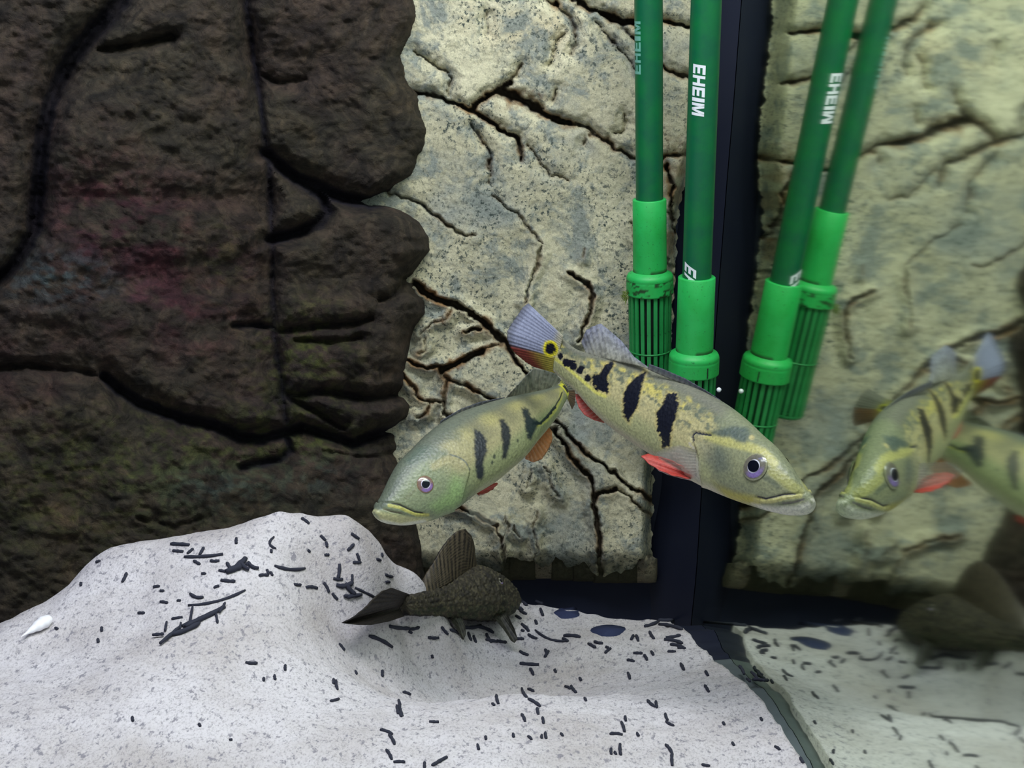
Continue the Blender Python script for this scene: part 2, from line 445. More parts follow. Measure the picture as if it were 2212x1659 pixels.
# ------------------------------------------------------------------ dark rock on the left
DC = [
 (15, [(330,-160),(290,-40),(250,15),(200,70),(155,125),(125,180)], {}),
 (12, [(125,180),(104,235),(92,290),(86,360),(80,430),(74,500)], {}),
 (9, [(74,500),(50,545),(25,580),(-30,620),(-140,660),(-300,690)], {}),
 (5, [(525,-160),(530,-50),(533,20),(543,90),(552,150),(562,215),(572,300),(580,350),(584,400),(585,460)], {}),
 (4.5, [(585,460),(586,520),(588,560),(590,640),(592,720),(600,780),(608,830),(615,900),(622,942)], {}),
 (9, [(575,330),(605,358),(640,385),(690,405),(740,428),(800,438),(835,428),(880,415)], {}),
 (8, [(640,385),(675,405),(700,430),(706,455),(690,482),(650,500),(600,512),(586,518)], {'taper':0}),
 (8, [(225,815),(252,838),(304,872),(390,903),(469,920),(520,946),(564,950),(607,937),(651,924)], {}),
 (7, [(651,924),(716,942),(760,959),(803,942),(860,925),(900,905)], {}),
 (6, [(620,945),(628,972),(610,990),(570,1000),(520,1010)], {'taper':1}),
 (5, [(505,705),(545,702),(590,706)], {'taper':1}),
 (4, [(606,850),(630,866),(680,885),(738,925)], {'taper':1}),
 (4, [(600,716),(680,706),(760,700),(800,690)], {'taper':1}),
 (3, [(640,735),(720,740),(780,730)], {'taper':1}),
 (4, [(600,860),(700,846),(800,862),(880,850)], {'taper':1}),
 (4, [(225,815),(160,800),(60,790),(-60,800),(-300,820)], {}),
 (3, [(700,975),(780,990),(880,975)], {'taper':1}),
 (3, [(560,160),(600,180),(660,172)], {'taper':1}),
 (3, [(210,110),(300,95),(370,80)], {'taper':1}),
 (3, [(430,1120),(380,1140),(300,1120)], {'taper':1}),
 (3, [(880,605),(850,640),(820,650)], {'taper':1}),
]
ey = np.array([-170,-20,15,35,78,121,165,217,278,321,382,405,425,440,455,478,512,540,580,599,634,650,677,703,734,777,803,829,846,877,903,933,977,1040,1130,1180,1230,1320])
ex = np.array([905,916,925,931,916,894,898,924,940,933,911,880,852,854,880,911,937,937,911,899,907,926,924,903,890,885,877,881,877,894,898,877,870,880,915,925,922,930])
rows = np.arange(-168, 1400, 4.0); ns = 320
sgrid = np.linspace(0, 1, ns)**.92
px = np.empty((len(rows), ns)); py = np.repeat(rows[:, None], ns, 1)
for i, y in enumerate(rows):
    xr = np.interp(y, ey, ex)+2.0*vn(y/9, 5, 41)
    px[i] = -420 + (xr+420)*sgrid
def Ydark(x, y):
    xr = np.interp(y, ey, ex)
    base = .872 - .085*sm(0, 900, xr-x) - .02*sm(500, 1100, y)*sm(0, 500, xr-x)
    base = base + .060*(1-np.sqrt(np.clip(1-(1-np.clip((xr-x)/85, 0, 1))**2, 0, 1)))
    base = base - .009*fbm(x/150, y/150, 3, 3) - .0040*fbm(x/38, y/26, 13, 4) - .0015*fbm(x/11, y/8, 17, 3)
    base = base + .018*sm(0, 1, (y-930)/90)*0
    return base
def adark(x, y, near, big, groove):
    n = fbm(x/60, y/34, 71, 5); n2 = fbm(x/16, y/10, 73, 4)
    def blob(cx, cy, rx, ry_): return np.exp(-(((x-cx)/rx)**2+((y-cy)/ry_)**2))
    ma = (blob(300,530,180,130)+.7*blob(420,650,170,110)+.5*blob(200,400,110,140)+.4*blob(60,820,160,120)+.35*blob(500,800,120,70))*sm(-.35, .5, n+.4*n2)
    al = (.9*blob(660,760,110,110)+.7*blob(640,940,140,60)+.55*blob(420,1000,300,110)+.45*blob(120,1060,300,160)+.4*blob(480,560,70,90))*sm(-.3, .45, n2+.3*n)
    te = (.9*blob(130,600,120,55)+.5*blob(470,1050,130,50)+.35*blob(690,1030,80,50))*sm(-.3, .4, n2)
    return {'maroon': np.clip(ma, 0, .9), 'algae': np.clip(al, 0, .9), 'teal': np.clip(te, 0, .8), 'dirt_shade': np.clip(sm(.010, .024, groove), 0, .8)}
component_field('dark_rock_formation', 'large dark brown mossy rock with rounded boulders filling the left of the tank', 'rock',
                px, py, Ydark, DC, dark, adark, minsize=120, warp=1.6, piece='boulder', sepmin=4.2, seed=5, ws=.4, dk=.55, brd=(1.5, 40), soft=2.6, rag=.0)

# ------------------------------------------------------------------ sand
ctl = [(-250,1440,.62),(0,1350,.66),(110,1300,.68),(200,1212,.70),(330,1168,.71),(420,1160,.72),(560,1118,.72),(620,1106,.72),(700,1121,.73),(760,1132,.73),(830,1190,.75),(900,1240,.775),
       (960,1304,.82),(1100,1304,.862),(1300,1330,.868),(1450,1338,.872),(1540,1350,.872),(1200,1300,.90),(1400,1308,.915),
       (740,1350,.70),(860,1345,.745),(1000,1375,.79),(1115,1385,.815),(1300,1385,.80),(1450,1395,.79),(1380,1356,.84),
       (400,1350,.62),(80,1430,.605),(0,1500,.56),(300,1500,.555),(700,1500,.60),(1100,1500,.645),(1450,1500,.655),
       (0,1659,.49),(600,1659,.515),(1200,1659,.535),(1650,1659,.538),(600,1250,.675),(300,1280,.655),(-250,1659,.47),(600,1900,.427),(1600,1900,.43),(0,1900,.42)]
cp = [P(a, b_, y) for a, b_, y in ctl]
for (a, b_) in [(1545,1345),(1580,1405),(1632,1455),(1700,1535),(1745,1600),(1778,1659)]:
    cp.append(onglass(a, b_))
crest = [P(a, b_, y) for a, b_, y in ctl[:12]]
for p in crest:
    cp.append(p+np.array([0, .035, -.024])); cp.append(p+np.array([0, .085, -.055]))
cp = np.array(cp)
def tps(r2): return np.where(r2 > 1e-12, r2*np.log(r2+1e-12), 0)
A = tps(((cp[:, None, :2]-cp[None, :, :2])**2).sum(-1)) + 4e-5*np.eye(len(cp))
Pm = np.c_[np.ones(len(cp)), cp[:, :2]]
K = np.block([[A, Pm], [Pm.T, np.zeros((3, 3))]])
sol = np.linalg.solve(K, np.r_[cp[:, 2], 0, 0, 0])
def sandz(x, y):
    x = np.asarray(x, float); y = np.asarray(y, float)
    z = sol[-3]+sol[-2]*x+sol[-1]*y
    for k in range(len(cp)): z = z + sol[k]*tps((x-cp[k, 0])**2+(y-cp[k, 1])**2)
    z = z + .0016*fbm(x*45, y*45, 2, 3) + .0007*vn(x*160, y*160, 7)
    z = z - .035*sm(.868, .892, y + .008*vn(x*28, 2.2, 5) + .004*vn(x*90, 1.2, 6))*sm(-.10, -.06, x)
    return np.clip(z, .02, .22)
def gap(y): return np.interp(y, [.3, .53, .62, .70, .78, .86, .93], [.004, .0048, .006, .0085, .014, .020, .026]) + .0009*vn(y*70, 1, 3)
ys = np.linspace(.30, .935, 330); nx = 360
sx = np.linspace(0, 1, nx)**.9
X = np.empty((len(ys), nx)); Yg = np.repeat(ys[:, None], nx, 1)
for i, y in enumerate(ys):
    xr = MIR-gap(y); X[i] = -.60+(xr+.60)*sx
Z = sandz(X, Yg)
Z[:, -1] = 0.004; X[:, -1] = X[:, -2]+.0008
tag(mesh('sand_bed', np.stack([X, Yg, Z], -1).reshape(-1, 3), gridfaces(len(ys), nx), sand),
    'white fine sand bed rising to a mound on the left', 'sand', kind='stuff')
# grey silicone bead along the side glass
yy = np.linspace(.30, .93, 200); vv = []
for y in yy:
    z0 = float(sandz(MIR-.012, y)) - .0025
    gp = float(gap(y))+.004
    for a, h in ((-gp, -.004), (-gp*.75, -.001), (-gp*.35, .0), (-.0002, .0008)):
        vv.append((MIR+a, y, z0+h))
ff = gridfaces(len(yy), 4)
tag(mesh('trim_2', vv, ff, [gsil, silic], fmat=[1 if yy[f[0]//4] > .745 else 0 for f in ff]), kind='structure')
_gx = np.linspace(-.60, .145, 600); _gy = np.linspace(.30, .935, 560)
_gz = sandz(*np.meshgrid(_gx, _gy))
def fz(x, y):
    a = (x+.60)/.745*599; b_ = (y-.30)/.635*559
    a = min(max(a, 0), 598.999); b_ = min(max(b_, 0), 558.999); i = int(a); j = int(b_); u = a-i; v = b_-j
    return (_gz[j, i]*(1-u)+_gz[j, i+1]*u)*(1-v)+(_gz[j+1, i]*(1-u)+_gz[j+1, i+1]*u)*v
def hitsand(px_, py_):
    d = ray(px_, py_); d = d/d[1]
    lo = None
    for Y in np.arange(.32, .93, .004):
        p = CO + d*Y
        if p[2] < fz(p[0], p[1]):
            a, b_ = Y-.004, Y
            for _ in range(14):
                m = (a+b_)/2; q = CO+d*m
                if q[2] < fz(q[0], q[1]): b_ = m
                else: a = m
            return CO+d*b_
    return CO+d*.93

# ------------------------------------------------------------------ fish
def cr(pts, s, q):
    """smooth interpolation of pts (n,k) given at s, sampled at q (Hermite)"""
    pts = np.asarray(pts, float); s = np.asarray(s, float)
    m = np.gradient(pts, s, axis=0)
    i = np.clip(np.searchsorted(s, q, side='right')-1, 0, len(s)-2)
    h = (s[i+1]-s[i]); t = (q-s[i])/h
    if pts.ndim > 1: h = h[:, None]; t = t[:, None]
    return ((2*t**3-3*t**2+1)*pts[i]+(t**3-2*t**2+t)*h*m[i]+(-2*t**3+3*t**2)*pts[i+1]+(t**3-t**2)*h*m[i+1])
def inpoly(x, y, poly):
    x = np.asarray(x); r = np.zeros(x.shape, bool); n = len(poly)
    for i in range(n):
        x0, y0 = poly[i]; x1, y1 = poly[(i+1) % n]
        c = ((y0 > y) != (y1 > y)) & (x < (x1-x0)*(y-y0)/(y1-y0+1e-12)+x0)
        r ^= c
    return r
def dline(x, y, pts):
    d = np.full(np.shape(x), 1e9)
    for a in range(len(pts)-1):
        (x0, y0), (x1, y1) = pts[a], pts[a+1]; dx = x1-x0; dy = y1-y0
        t = np.clip(((x-x0)*dx+(y-y0)*dy)/(dx*dx+dy*dy+1e-9), 0, 1)
        d = np.minimum(d, np.hypot(x-x0-t*dx, y-y0-t*dy))
    return d
def polymask(x, y, poly, soft):
    """soft polygon mask: 1 inside, fading within soft px of the outline"""
    d = dline(x, y, list(poly)+[poly[0]]); s_ = np.where(inpoly(x, y, poly), d, -d)
    return sm(-soft, soft, s_)
def cro(sc_, ox, oy, pts): return [(a/sc_+ox, b_/sc_+oy) for a, b_ in pts]

def fish_body(root, st, Ys, wid, colf, relf, ns=300, nth=180, mat=fish_skin, belly=1.12):
    s = np.array([a[0] for a in st]); D = np.array([a[1] for a in st], float); Vp = np.array([a[2] for a in st], float)
    q = np.linspace(0, 1, ns)
    Dq = cr(D, s, q); Vq = cr(Vp, s, q)
    Yq = cr(np.array(Ys)[:, 1], np.array(Ys)[:, 0], q)
    wq = cr(np.array(wid)[:, 1], np.array(wid)[:, 0], q)
    D3 = P(Dq[:, 0], Dq[:, 1], Yq); V3 = P(Vq[:, 0], Vq[:, 1], Yq)
    Cc = (D3+V3)/2; hh = np.linalg.norm(D3-V3, axis=1)/2; uu = (D3-V3)/(2*hh[:, None])
    T = np.gradient(Cc, axis=0); T = np.array([np.convolve(np.pad(T[:, k], 12, 'edge'), np.ones(25)/25, 'valid') for k in range(3)]).T
    Lt = np.cross(T, uu); Lt /= np.linalg.norm(Lt, axis=1)[:, None]
    if (Lt[ns//2]@(CO-Cc[ns//2])) < 0: Lt = -Lt
    th = np.linspace(0, 2*np.pi, nth, endpoint=False)
    c = np.cos(th); sn = np.sin(th)
    cu = np.sign(c)*np.abs(c)**.95
    sw = np.sign(sn)*np.abs(sn)**.85
    sw = sw*(1+(belly-1)*np.clip(-c, 0, 1))*(1-.12*np.clip(c, 0, 1))
    pos = Cc[:, None]+uu[:, None]*(hh[:, None]*cu[None])[..., None]+Lt[:, None]*(wq[:, None]*sw[None])[..., None]
    near = pos.copy(); jm = (nth-np.arange(nth)) % nth
    far = sn < 0
    near[:, far] = pos[:, jm[far]]
    fx_, fy_ = proj(near)
    t = (1-cu[None]*np.ones((ns, 1)))/2
    S = q[:, None]*np.ones((1, nth))
    rel = relf(fx_, fy_, S, t)
    outw = (uu[:, None]*cu[None, :, None]+Lt[:, None]*sw[None, :, None])
    outw /= np.linalg.norm(outw, axis=2)[..., None]
    edge = np.minimum(1, q*25)[:, None]
    pos = pos+outw*(rel*edge)[..., None]
    near = pos.copy(); near[:, far] = pos[:, jm[far]]
    colr = colf(fx_, fy_, S, t)
    V = pos.reshape(-1, 3); f = gridfaces(ns, nth, True)
    V = np.vstack([V, Cc[0][None]-.0006*T[0]/np.linalg.norm(T[0]), Cc[-1][None]])
    colr = np.vstack([colr.reshape(-1, 3), colr[0, 0], colr[-1, 0]])
    fl = f.tolist(); n0 = ns*nth
    for j in range(nth):
        fl.append([n0, (j+1) % nth, j]); fl.append([n0+1, (ns-1)*nth+j, (ns-1)*nth+(j+1) % nth])
    o = mesh('body', V, fl, mat, root, col=colr)
    return dict(pos=pos, near=near, fx=fx_, fy=fy_, C=Cc, L=Lt, u=uu, h=hh, w=wq, far=far, q=q, Y=Yq, jm=jm, outw=outw, D3=D3, V3=V3)

eye_iris = {}
def make_eye(root, B, ex_, ey_, r_out, r_pup, rim, iris, ring, look=(0, 0)):
    half = ~B['far']
    d = np.hypot(B['fx']-ex_, B['fy']-ey_)+1e6*(~half)[None]
    i, j = np.unravel_index(np.argmin(d), d.shape)
    for side in (0, 1):
        jj = j if side == 0 else int(B['jm'][j])
        c = B['pos'][i, jj]
        a = B['pos'][i+6, jj]-B['pos'][i-6, jj]; b_ = B['pos'][i, (jj+6) % 180]-B['pos'][i, jj-6]
        n = np.cross(a, b_); n /= np.linalg.norm(n)
        if n@(c-B['C'][i]) < 0: n = -n
        a /= np.linalg.norm(a); b2 = np.cross(n, a)
        nr, na = 22, 40
        rr = np.linspace(0, 1, nr)
        V = []; colr = []
        for r in rr:
            z = .30*r_out*(math.sqrt(max(0, 1-(r*.97)**2))-.25)
            for k in range(na):
                an = 2*np.pi*k/na
                V.append(c+(a*math.cos(an)+b2*math.sin(an))*r*r_out+n*z)
                g = r*r_out/r_pup
                vi = .6*sm(.1, .8, (a*math.cos(an)+b2*math.sin(an))@np.array([.5, 0, -.9])); cc = np.array(L(iris)) if g < 1.16 else np.array(L(ring))*(1-.9*vi*(g < 1.9))+np.array(L((150,120,215)))*.9*vi*(g < 1.9)
                if r > .86: cc = np.array(L(rim))*(.8 if r < .93 else 1.1)
                colr.append(cc)
        e = mesh('eye', V, gridfaces(nr, na, True), eyem, root, col=np.array(colr))
        V = []
        for r in np.linspace(0, 1, 8):
            z = .30*r_out*(math.sqrt(max(0, 1-(r*r_pup/r_out)**2))-.25)+.00025
            for k in range(24):
                an = 2*np.pi*k/24
                V.append(c+(a*math.cos(an)*1.12+b2*math.sin(an)*.95)*r*r_pup+n*z)
        mesh('pupil', V, gridfaces(8, 24, True), pupm, e)
eyem = skin('eye_iris', .15, .7, 300, .00001)
pupm = simple('pupil_black', (6, 8, 22), .08, .8)

def fin(root, name, base, tip, Yb, Yt, colf, alpha=.8, nray=14, m=14, bow=.0, thick=.00022, label=None, curve=0):
    """base/tip polylines in px with depths: a thin rayed membrane, folded slightly along its rays"""
    n = nray*6
    def smp(p, Y):
        p = np.asarray(p, float); l = np.r_[0, np.cumsum(np.hypot(*np.diff(p, axis=0).T))]; l /= l[-1]
        q = np.linspace(0, 1, n)
        return np.interp(q, l, p[:, 0]), np.interp(q, l, p[:, 1]), np.interp(q, np.linspace(0, 1, len(Y)), Y)
    bx, by, bY = smp(base, Yb); tx, ty, tY = smp(tip, Yt)
    B3 = P(bx, by, bY); T3 = P(tx, ty, tY)
    r = np.linspace(0, 1, m)[:, None]
    q = np.linspace(0, 1, n)[None]
    Gx = bx*(1-r)+tx*r; Gy = by*(1-r)+ty*r
    pos = B3[None]*(1-r[..., None])+T3[None]*r[..., None]
    nn = np.cross(B3[-1]-B3[0], T3[n//2]-B3[n//2]); nn /= np.linalg.norm(nn)+1e-12
    wave = np.sin(q*np.pi*2*nray)*.00011*(.4+r) + bow*np.sin(np.pi*r*.5)*np.sin(np.pi*q)
    pos = pos + nn*(wave)[..., None]
    ray_ = .5+.5*np.sin(q*np.pi*2*nray)+0*r
    colr, al = colf(Gx, Gy, r+0*q, q+0*r, ray_)
    al = np.clip(al*alpha, 0, 1)
    V = np.concatenate([(pos+nn*thick).reshape(-1, 3), (pos-nn*thick).reshape(-1, 3)])
    f = gridfaces(m, n); f2 = f[:, ::-1]+m*n
    ed = []
    idx = np.arange(m*n).reshape(m, n)
    loop = list(idx[0])+list(idx[1:, -1])+list(idx[-1, -2::-1])+list(idx[-2:0:-1, 0])
    for a in range(len(loop)):
        i0, i1 = loop[a], loop[(a+1) % len(loop)]; ed.append([i1, i0, i0+m*n, i1+m*n])
    F = np.vstack([f, f2, np.array(ed)])
    o = mesh(name, V, F, fin_m, root, col=np.vstack([colr.reshape(-1, 3)]*2), attrs={'alpha': np.r_[al.ravel(), al.ravel()]})
    if label: o['label'] = label
    return o
def flat(rgb, rgb2=None, dark_ray=.8, tipfade=.0, spots=None):
    c0 = np.array(L(rgb)); c1 = np.array(L(rgb2 or rgb))
    def f(x, y, r, q, ray_):
        c = c0*(1-r[..., None])+c1*r[..., None]
        c = c*(1-(1-dark_ray)*ray_[..., None])
        if spots is not None:
            m = sm(.05, .35, vn(x/6, y/5, 77))*spots; c = c*(1-m[..., None]*.5)
        return c, (1-.35*(1-ray_))*(1-tipfade*r)
    return f
def lerpc(c, rgb, m): return c*(1-m[..., None])+np.array(L(rgb))*m[..., None]

# ---- front fish (larger, heading right)
r1 = thing('striped_fish', 'golden-grey fish with three black bars and ringed tail spot, swimming right in front of pipes', 'fish', 'striped fish')
ST1 = [(0,(1748,1080),(1757,1091)),(.03,(1739,1060),(1752,1107)),(.08,(1719,1027),(1716,1113)),(.14,(1696,996),(1676,1107)),(.20,(1669,963),(1636,1096)),(.27,(1637,934),(1590,1081)),
 (.34,(1604,902),(1548,1064)),(.42,(1567,873),(1505,1043)),(.50,(1524,848),(1462,1017)),(.58,(1477,825),(1415,986)),(.66,(1427,805),(1362,953)),(.74,(1377,786),(1318,921)),
 (.81,(1325,773),(1280,886)),(.88,(1276,765),(1246,847)),(.94,(1241,752),(1222,825)),(1.0,(1213,728),(1197,803))]
Y1 = [(0,.553),(.15,.566),(.35,.600),(.6,.645),(.8,.684),(1,.722)]
W1 = [(0,.0016),(.03,.0040),(.09,.0068),(.18,.0098),(.3,.0122),(.42,.0128),(.55,.0116),(.7,.0086),(.82,.0056),(.92,.0034),(1,.0018)]
g2 = lambda pts: cro(3.072, 1060, 640, pts)
g5 = lambda pts: cro(6.144, 1440, 860, pts)
g4 = lambda pts: cro(6.379, 1080, 640, pts)
bars1 = [g2([(1180,640),(1235,645),(1245,720),(1232,800),(1210,850),(1195,920),(1190,1000),(1140,1005),(1130,930),(1105,880),(1100,770),(1140,720),(1160,660)]),
         g2([(960,540),(1030,495),(1015,560),(1000,620),(980,700),(960,760),(930,800),(920,840),(885,800),(875,730),(880,650),(910,590)]),
         g4([(1460,930),(1570,900),(1560,960),(1520,1040),(1480,1100),(1470,1160),(1500,1230),(1490,1350),(1400,1320),(1310,1280),(1260,1200),(1260,1120),(1290,1080),(1360,1080)])]
spots1 = g4([(1210,1130)])+g4([(1100,1030),(1120,1000)])+g4([(1010,960),(965,925),(920,915),(890,900),(1040,950)])+g4([(830,825)])
spr1 = [7.5, 7.5, 7, 9, 9, 7.5, 5, 5, 6.5]
def col1(x, y, s, t):
    n = fbm(x/16, y/16, 201, 4); n2 = fbm(x/5, y/5, 203, 3)
    c = np.array(L((122,124,100)))+0*x[..., None]
    c = lerpc(c, (186,178,132), sm(.10, .34, t+.10*n))
    c = lerpc(c, (166,168,124), sm(.52, .72, t))
    c = lerpc(c, (196,188,166), sm(.84, 1.0, t)*(1-.6*sm(.28, .2, s)))
    yel = sm(.05, .16, t)*(1-sm(.25, .42, t))*sm(0, .4, n)*sm(.34, .5, s)
    c = lerpc(c, (205,192,96), yel*.7)
    mott = sm(.0, .18, t)*(1-sm(.34, .55, t))*sm(-.05, .35, fbm(x/8, y/7, 207, 3))*sm(.26, .36, s)
    c = lerpc(c, (96,106,94), mott*.85)
    c = lerpc(c, (112,112,104), (1-sm(.06, .16, t))*.7*sm(.2, .3, s))
    # head
    hd = 1-sm(.30, .36, s+.10*(t-.5))
    c = lerpc(c, (128,134,106), hd*.85)
    c = lerpc(c, (178,168,64), hd*polymask(x, y, g5([(440,1010),(520,1030),(700,1170),(900,1250),(1150,1300),(1250,1340),(1250,1420),(850,1380),(560,1220),(440,1100)]), 9)*.9)
    c = lerpc(c, (184,180,112), (1-sm(5, 15, dline(x, y, g5([(560,500),(700,560),(900,600),(1100,650),(1280,720),(1420,860)]))))*.9)
    c = lerpc(c, (170,168,100), (1-sm(6, 18, dline(x, y, g5([(1420,980),(1600,1120),(1750,1230)]))))*.7)
    c = lerpc(c, (96,104,88), (1-sm(3, 9, dline(x, y, g5([(1290,1040),(1400,1110),(1470,1170)]))))*.7)
    c = lerpc(c, (88,98,94), polymask(x, y, g5([(400,560),(700,640),(820,740),(840,960),(650,1000),(500,900),(430,740)]), 16)*.65*(1-.3*n))
    c = lerpc(c, (84,96,88), polymask(x, y, g5([(590,440),(700,415),(900,370),(1080,390),(1110,480),(1040,600),(930,580),(850,510),(700,510),(600,480)]), 6)*(.95+.25*n2))
    c = lerpc(c, (196,182,128), (1-sm(3, 8, np.hypot(x-1624, y-945)))*.8)
    c = lerpc(c, (40,46,66), 1-sm(1.4, 3.2, dline(x, y, g5([(355,570),(335,500),(380,455),(450,468),(580,487)]))))
    c = lerpc(c, (206,200,190), (1-sm(1, 3, dline(x, y, g5([(300,600),(360,670)]))))*.7)
    c = lerpc(c, (200,196,190), polymask(x, y, g2([(1100,1060),(1250,1000),(1350,1040),(1385,1100),(1390,1220),(1280,1200),(1150,1120)]), 8)*.7)
    # mouth and lips
    c = lerpc(c, (178,172,110), (1-sm(3, 7, dline(x, y, g5([(1180,1350),(1400,1360),(1600,1310),(1780,1300)]))))*.8)
    c = lerpc(c, (214,212,200), polymask(x, y, g5([(1130,1400),(1400,1440),(1700,1430),(1880,1380),(2010,1380),(2010,1560),(1600,1580),(1300,1500)]), 6)*.85)
    c = lerpc(c, (36,34,52), 1-sm(.8, 2.6, dline(x, y, g5([(1200,1315),(1320,1335),(1440,1310),(1560,1278),(1700,1272)]))))
    c = lerpc(c, (116,110,112), (1-sm(1.0, 3.2, dline(x, y, g5([(1540,1395),(1680,1385),(1820,1345)]))))*.8)
    # stripe down to the tail
    dl = dline(x, y, g4([(760,860),(900,960),(1050,1090),(1200,1220),(1330,1330),(1450,1380)]))
    c = lerpc(c, (222,218,110), (1-sm(2, 5, dl))*.85)
    nb = 4.2*n2+2.2*vn(x/3, y/3, 9)
    for k, b_ in enumerate(bars1):
        halo = polymask(x+nb, y+nb, b_, 9); c = lerpc(c, (222,200,118), np.clip(halo*.9, 0, .55))
    for b_ in bars1: c = lerpc(c, (16,20,34), polymask(x+nb, y-nb, b_, 1.8))
    for (a, b_), r in zip(spots1, spr1): c = lerpc(c, (16,20,34), 1-sm(r-1.6, r+.6, np.hypot(x-a+nb*.6, (y-b_)*.85-nb*.6)))
    oc = g4([(690,725)])[0]; d = np.hypot(x-oc[0], (y-oc[1])*.95)
    c = lerpc(c, (236,224,50), 1-sm(16, 20, d)); c = lerpc(c, (14,18,30), 1-sm(11, 13.5, d+nb*.4))
    return c
def rel1(x, y, s, t):
    r = -.0007*(1-sm(.5, 4.5, dline(x, y, g5([(1200,1320),(1320,1335),(1440,1312),(1560,1280),(1750,1268),(1830,1275)]))))
    r = r - .0005*(1-sm(.5, 3.5, dline(x, y, g5([(1500,1400),(1680,1388),(1850,1340)]))))
    r = r + .0007*(1-sm(3, 12, dline(x, y, g5([(1300,1370),(1600,1340),(1850,1310)]))))
    gill = g5([(350,560),(330,500),(380,450),(450,468),(580,487)]); op = g5([(370,600),(430,760),(440,960),(470,1100)])
    dg = dline(x, y, op+[]); side = np.where(x > np.interp(y, [p[1] for p in op], [p[0] for p in op]), 1, -1)
    m = sm(950, 965, y)
    r = r + m*.0009*np.where(side > 0, 1-sm(0, 26, dg), -.3*(1-sm(0, 5, dg)))
    r = r - .0008*(1-sm(.5, 4, dline(x, y, gill)))
    return r
B1 = fish_body(r1, ST1, Y1, W1, col1, rel1)
make_eye(r1, B1, 1632, 1009, .0064, .0028, (140,140,112), (220,220,236), (112,108,98))
cg = lambda pts: g2(pts)
def caud(up, lo, spl):
    def f(x, y, r, q, ray_):
        c = up*(1-.07*ray_[..., None])+0*x[..., None]; m = sm(spl-.03, spl+.03, q)
        c = c*(1-m[..., None])+lo*m[..., None]*(1-.2*ray_[..., None])
        e = sm(.86, .90, r)*(1-m); c = c*(1-.35*e[..., None])
        bl = (1-sm(.0, .022, np.abs(q-spl)))*sm(.2, .5, r)
        c = c*(1-.7*bl[..., None])
        yl = m*(1-sm(.25, .75, r)); c = lerpc(c, (152,150,60), yl*.8)
        y2 = (1-m)*(1-sm(.05, .22, r)); c = lerpc(c, (190,184,150), y2*.8)
        oc = g4([(690,725)])[0]; d = np.hypot(x-oc[0], y-oc[1])
        c = lerpc(c, (236,224,50), 1-sm(16, 20, d)); c = lerpc(c, (14,18,30), 1-sm(11, 13.5, d))
        return c, .92-.30*(1-m)*sm(.9, 1, r)+.05*ray_
    return f
fin(r1, 'caudal_fin', [(1216,726),(1210,750),(1206,775),(1199,806)],
    [(1141,655),(1128,664),(1112,684),(1098,702),(1089,716),(1088,732),(1096,752),(1112,768),(1134,783),(1152,792)],
    [.716,.722], [.752,.748,.742], caud(np.array(L((152,158,182))), np.array(L((138,62,52))), .60), alpha=1.0, nray=20, m=26, bow=.003)
fin(r1, 'dorsal_fin', [(1408,800),(1380,790),(1350,784),(1320,778),(1290,772),(1268,768)],
    [(1404,796),(1370,771),(1343,737),(1318,715),(1298,699),(1280,706),(1266,714),(1256,740)],
    [.652,.70], [.655,.70,.712], flat((158,158,142), (142,146,168), .8, 0, .8), alpha=.86, nray=16, m=20)
# spiny front part of the dorsal fin, folded low along the back
fin(r1, 'spiny_dorsal_fin', [(1560,874),(1524,852),(1477,830),(1427,810),(1400,798)], [(1556,864),(1526,844),(1479,817),(1430,796),(1402,786)],
    [.619,.652], [.619,.652], flat((120,122,118), (84,86,104), .6), alpha=.95, nray=14, m=6)
fin(r1, 'anal_fin', [(1309,912),(1296,900),(1275,876),(1256,852)], [(1303,913),(1282,907),(1262,896),(1250,880),(1244,862),(1243,851)],
    [.686,.70], [.684,.70], flat((190,72,60), (200,84,72), .85), alpha=.97, nray=9, m=12)
fin(r1, 'pelvic_fin', [(1498,1034),(1492,1020)], [(1488,1034),(1450,1026),(1420,1013),(1400,1000),(1384,985),(1400,981),(1444,992),(1484,1012)],
    [.612,.606], [.60,.612,.62,.606], flat((186,64,54), (196,76,68), .85), alpha=.97, nray=8, m=14, label='red pelvic fin with a pale lower edge')
fin(r1, 'pelvic_fin', [(1500,1040),(1497,1036)], [(1486,1035),(1450,1028),(1425,1018),(1410,1004),(1430,1008),(1470,1020)],
    [.632,.632], [.63,.64,.64], flat((196,70,62), (222,196,196), .85), alpha=.95, nray=7, m=12)
fin(r1, 'pectoral_fin', [(1506,972),(1513,998),(1511,1030)], [(1470,962),(1440,966),(1418,978),(1424,992),(1452,1008),(1488,1024),(1506,1032)],
    [.600,.598], [.588,.596,.60], flat((196,192,184), (196,190,182), .86, .5), alpha=.50, nray=10, m=14, label='translucent pectoral fin')
pf = [p for p in B1['far'].nonzero()[0]]
i = int(.36*300); jf = int(B1['jm'][55]); pb = B1['pos'][i, jf]
bx0, by0 = proj(pb); bY = pb[1]
fin(r1, 'pectoral_fin', [(float(bx0)-2, float(by0)-14), (float(bx0), float(by0)+10)], [(float(bx0)-62, float(by0)-18), (float(bx0)-64, float(by0)), (float(bx0)-50, float(by0)+14)],
    [bY, bY], [bY+.04, bY+.045], flat((196,192,184), None, .86, .5), alpha=.45, nray=9, m=12)

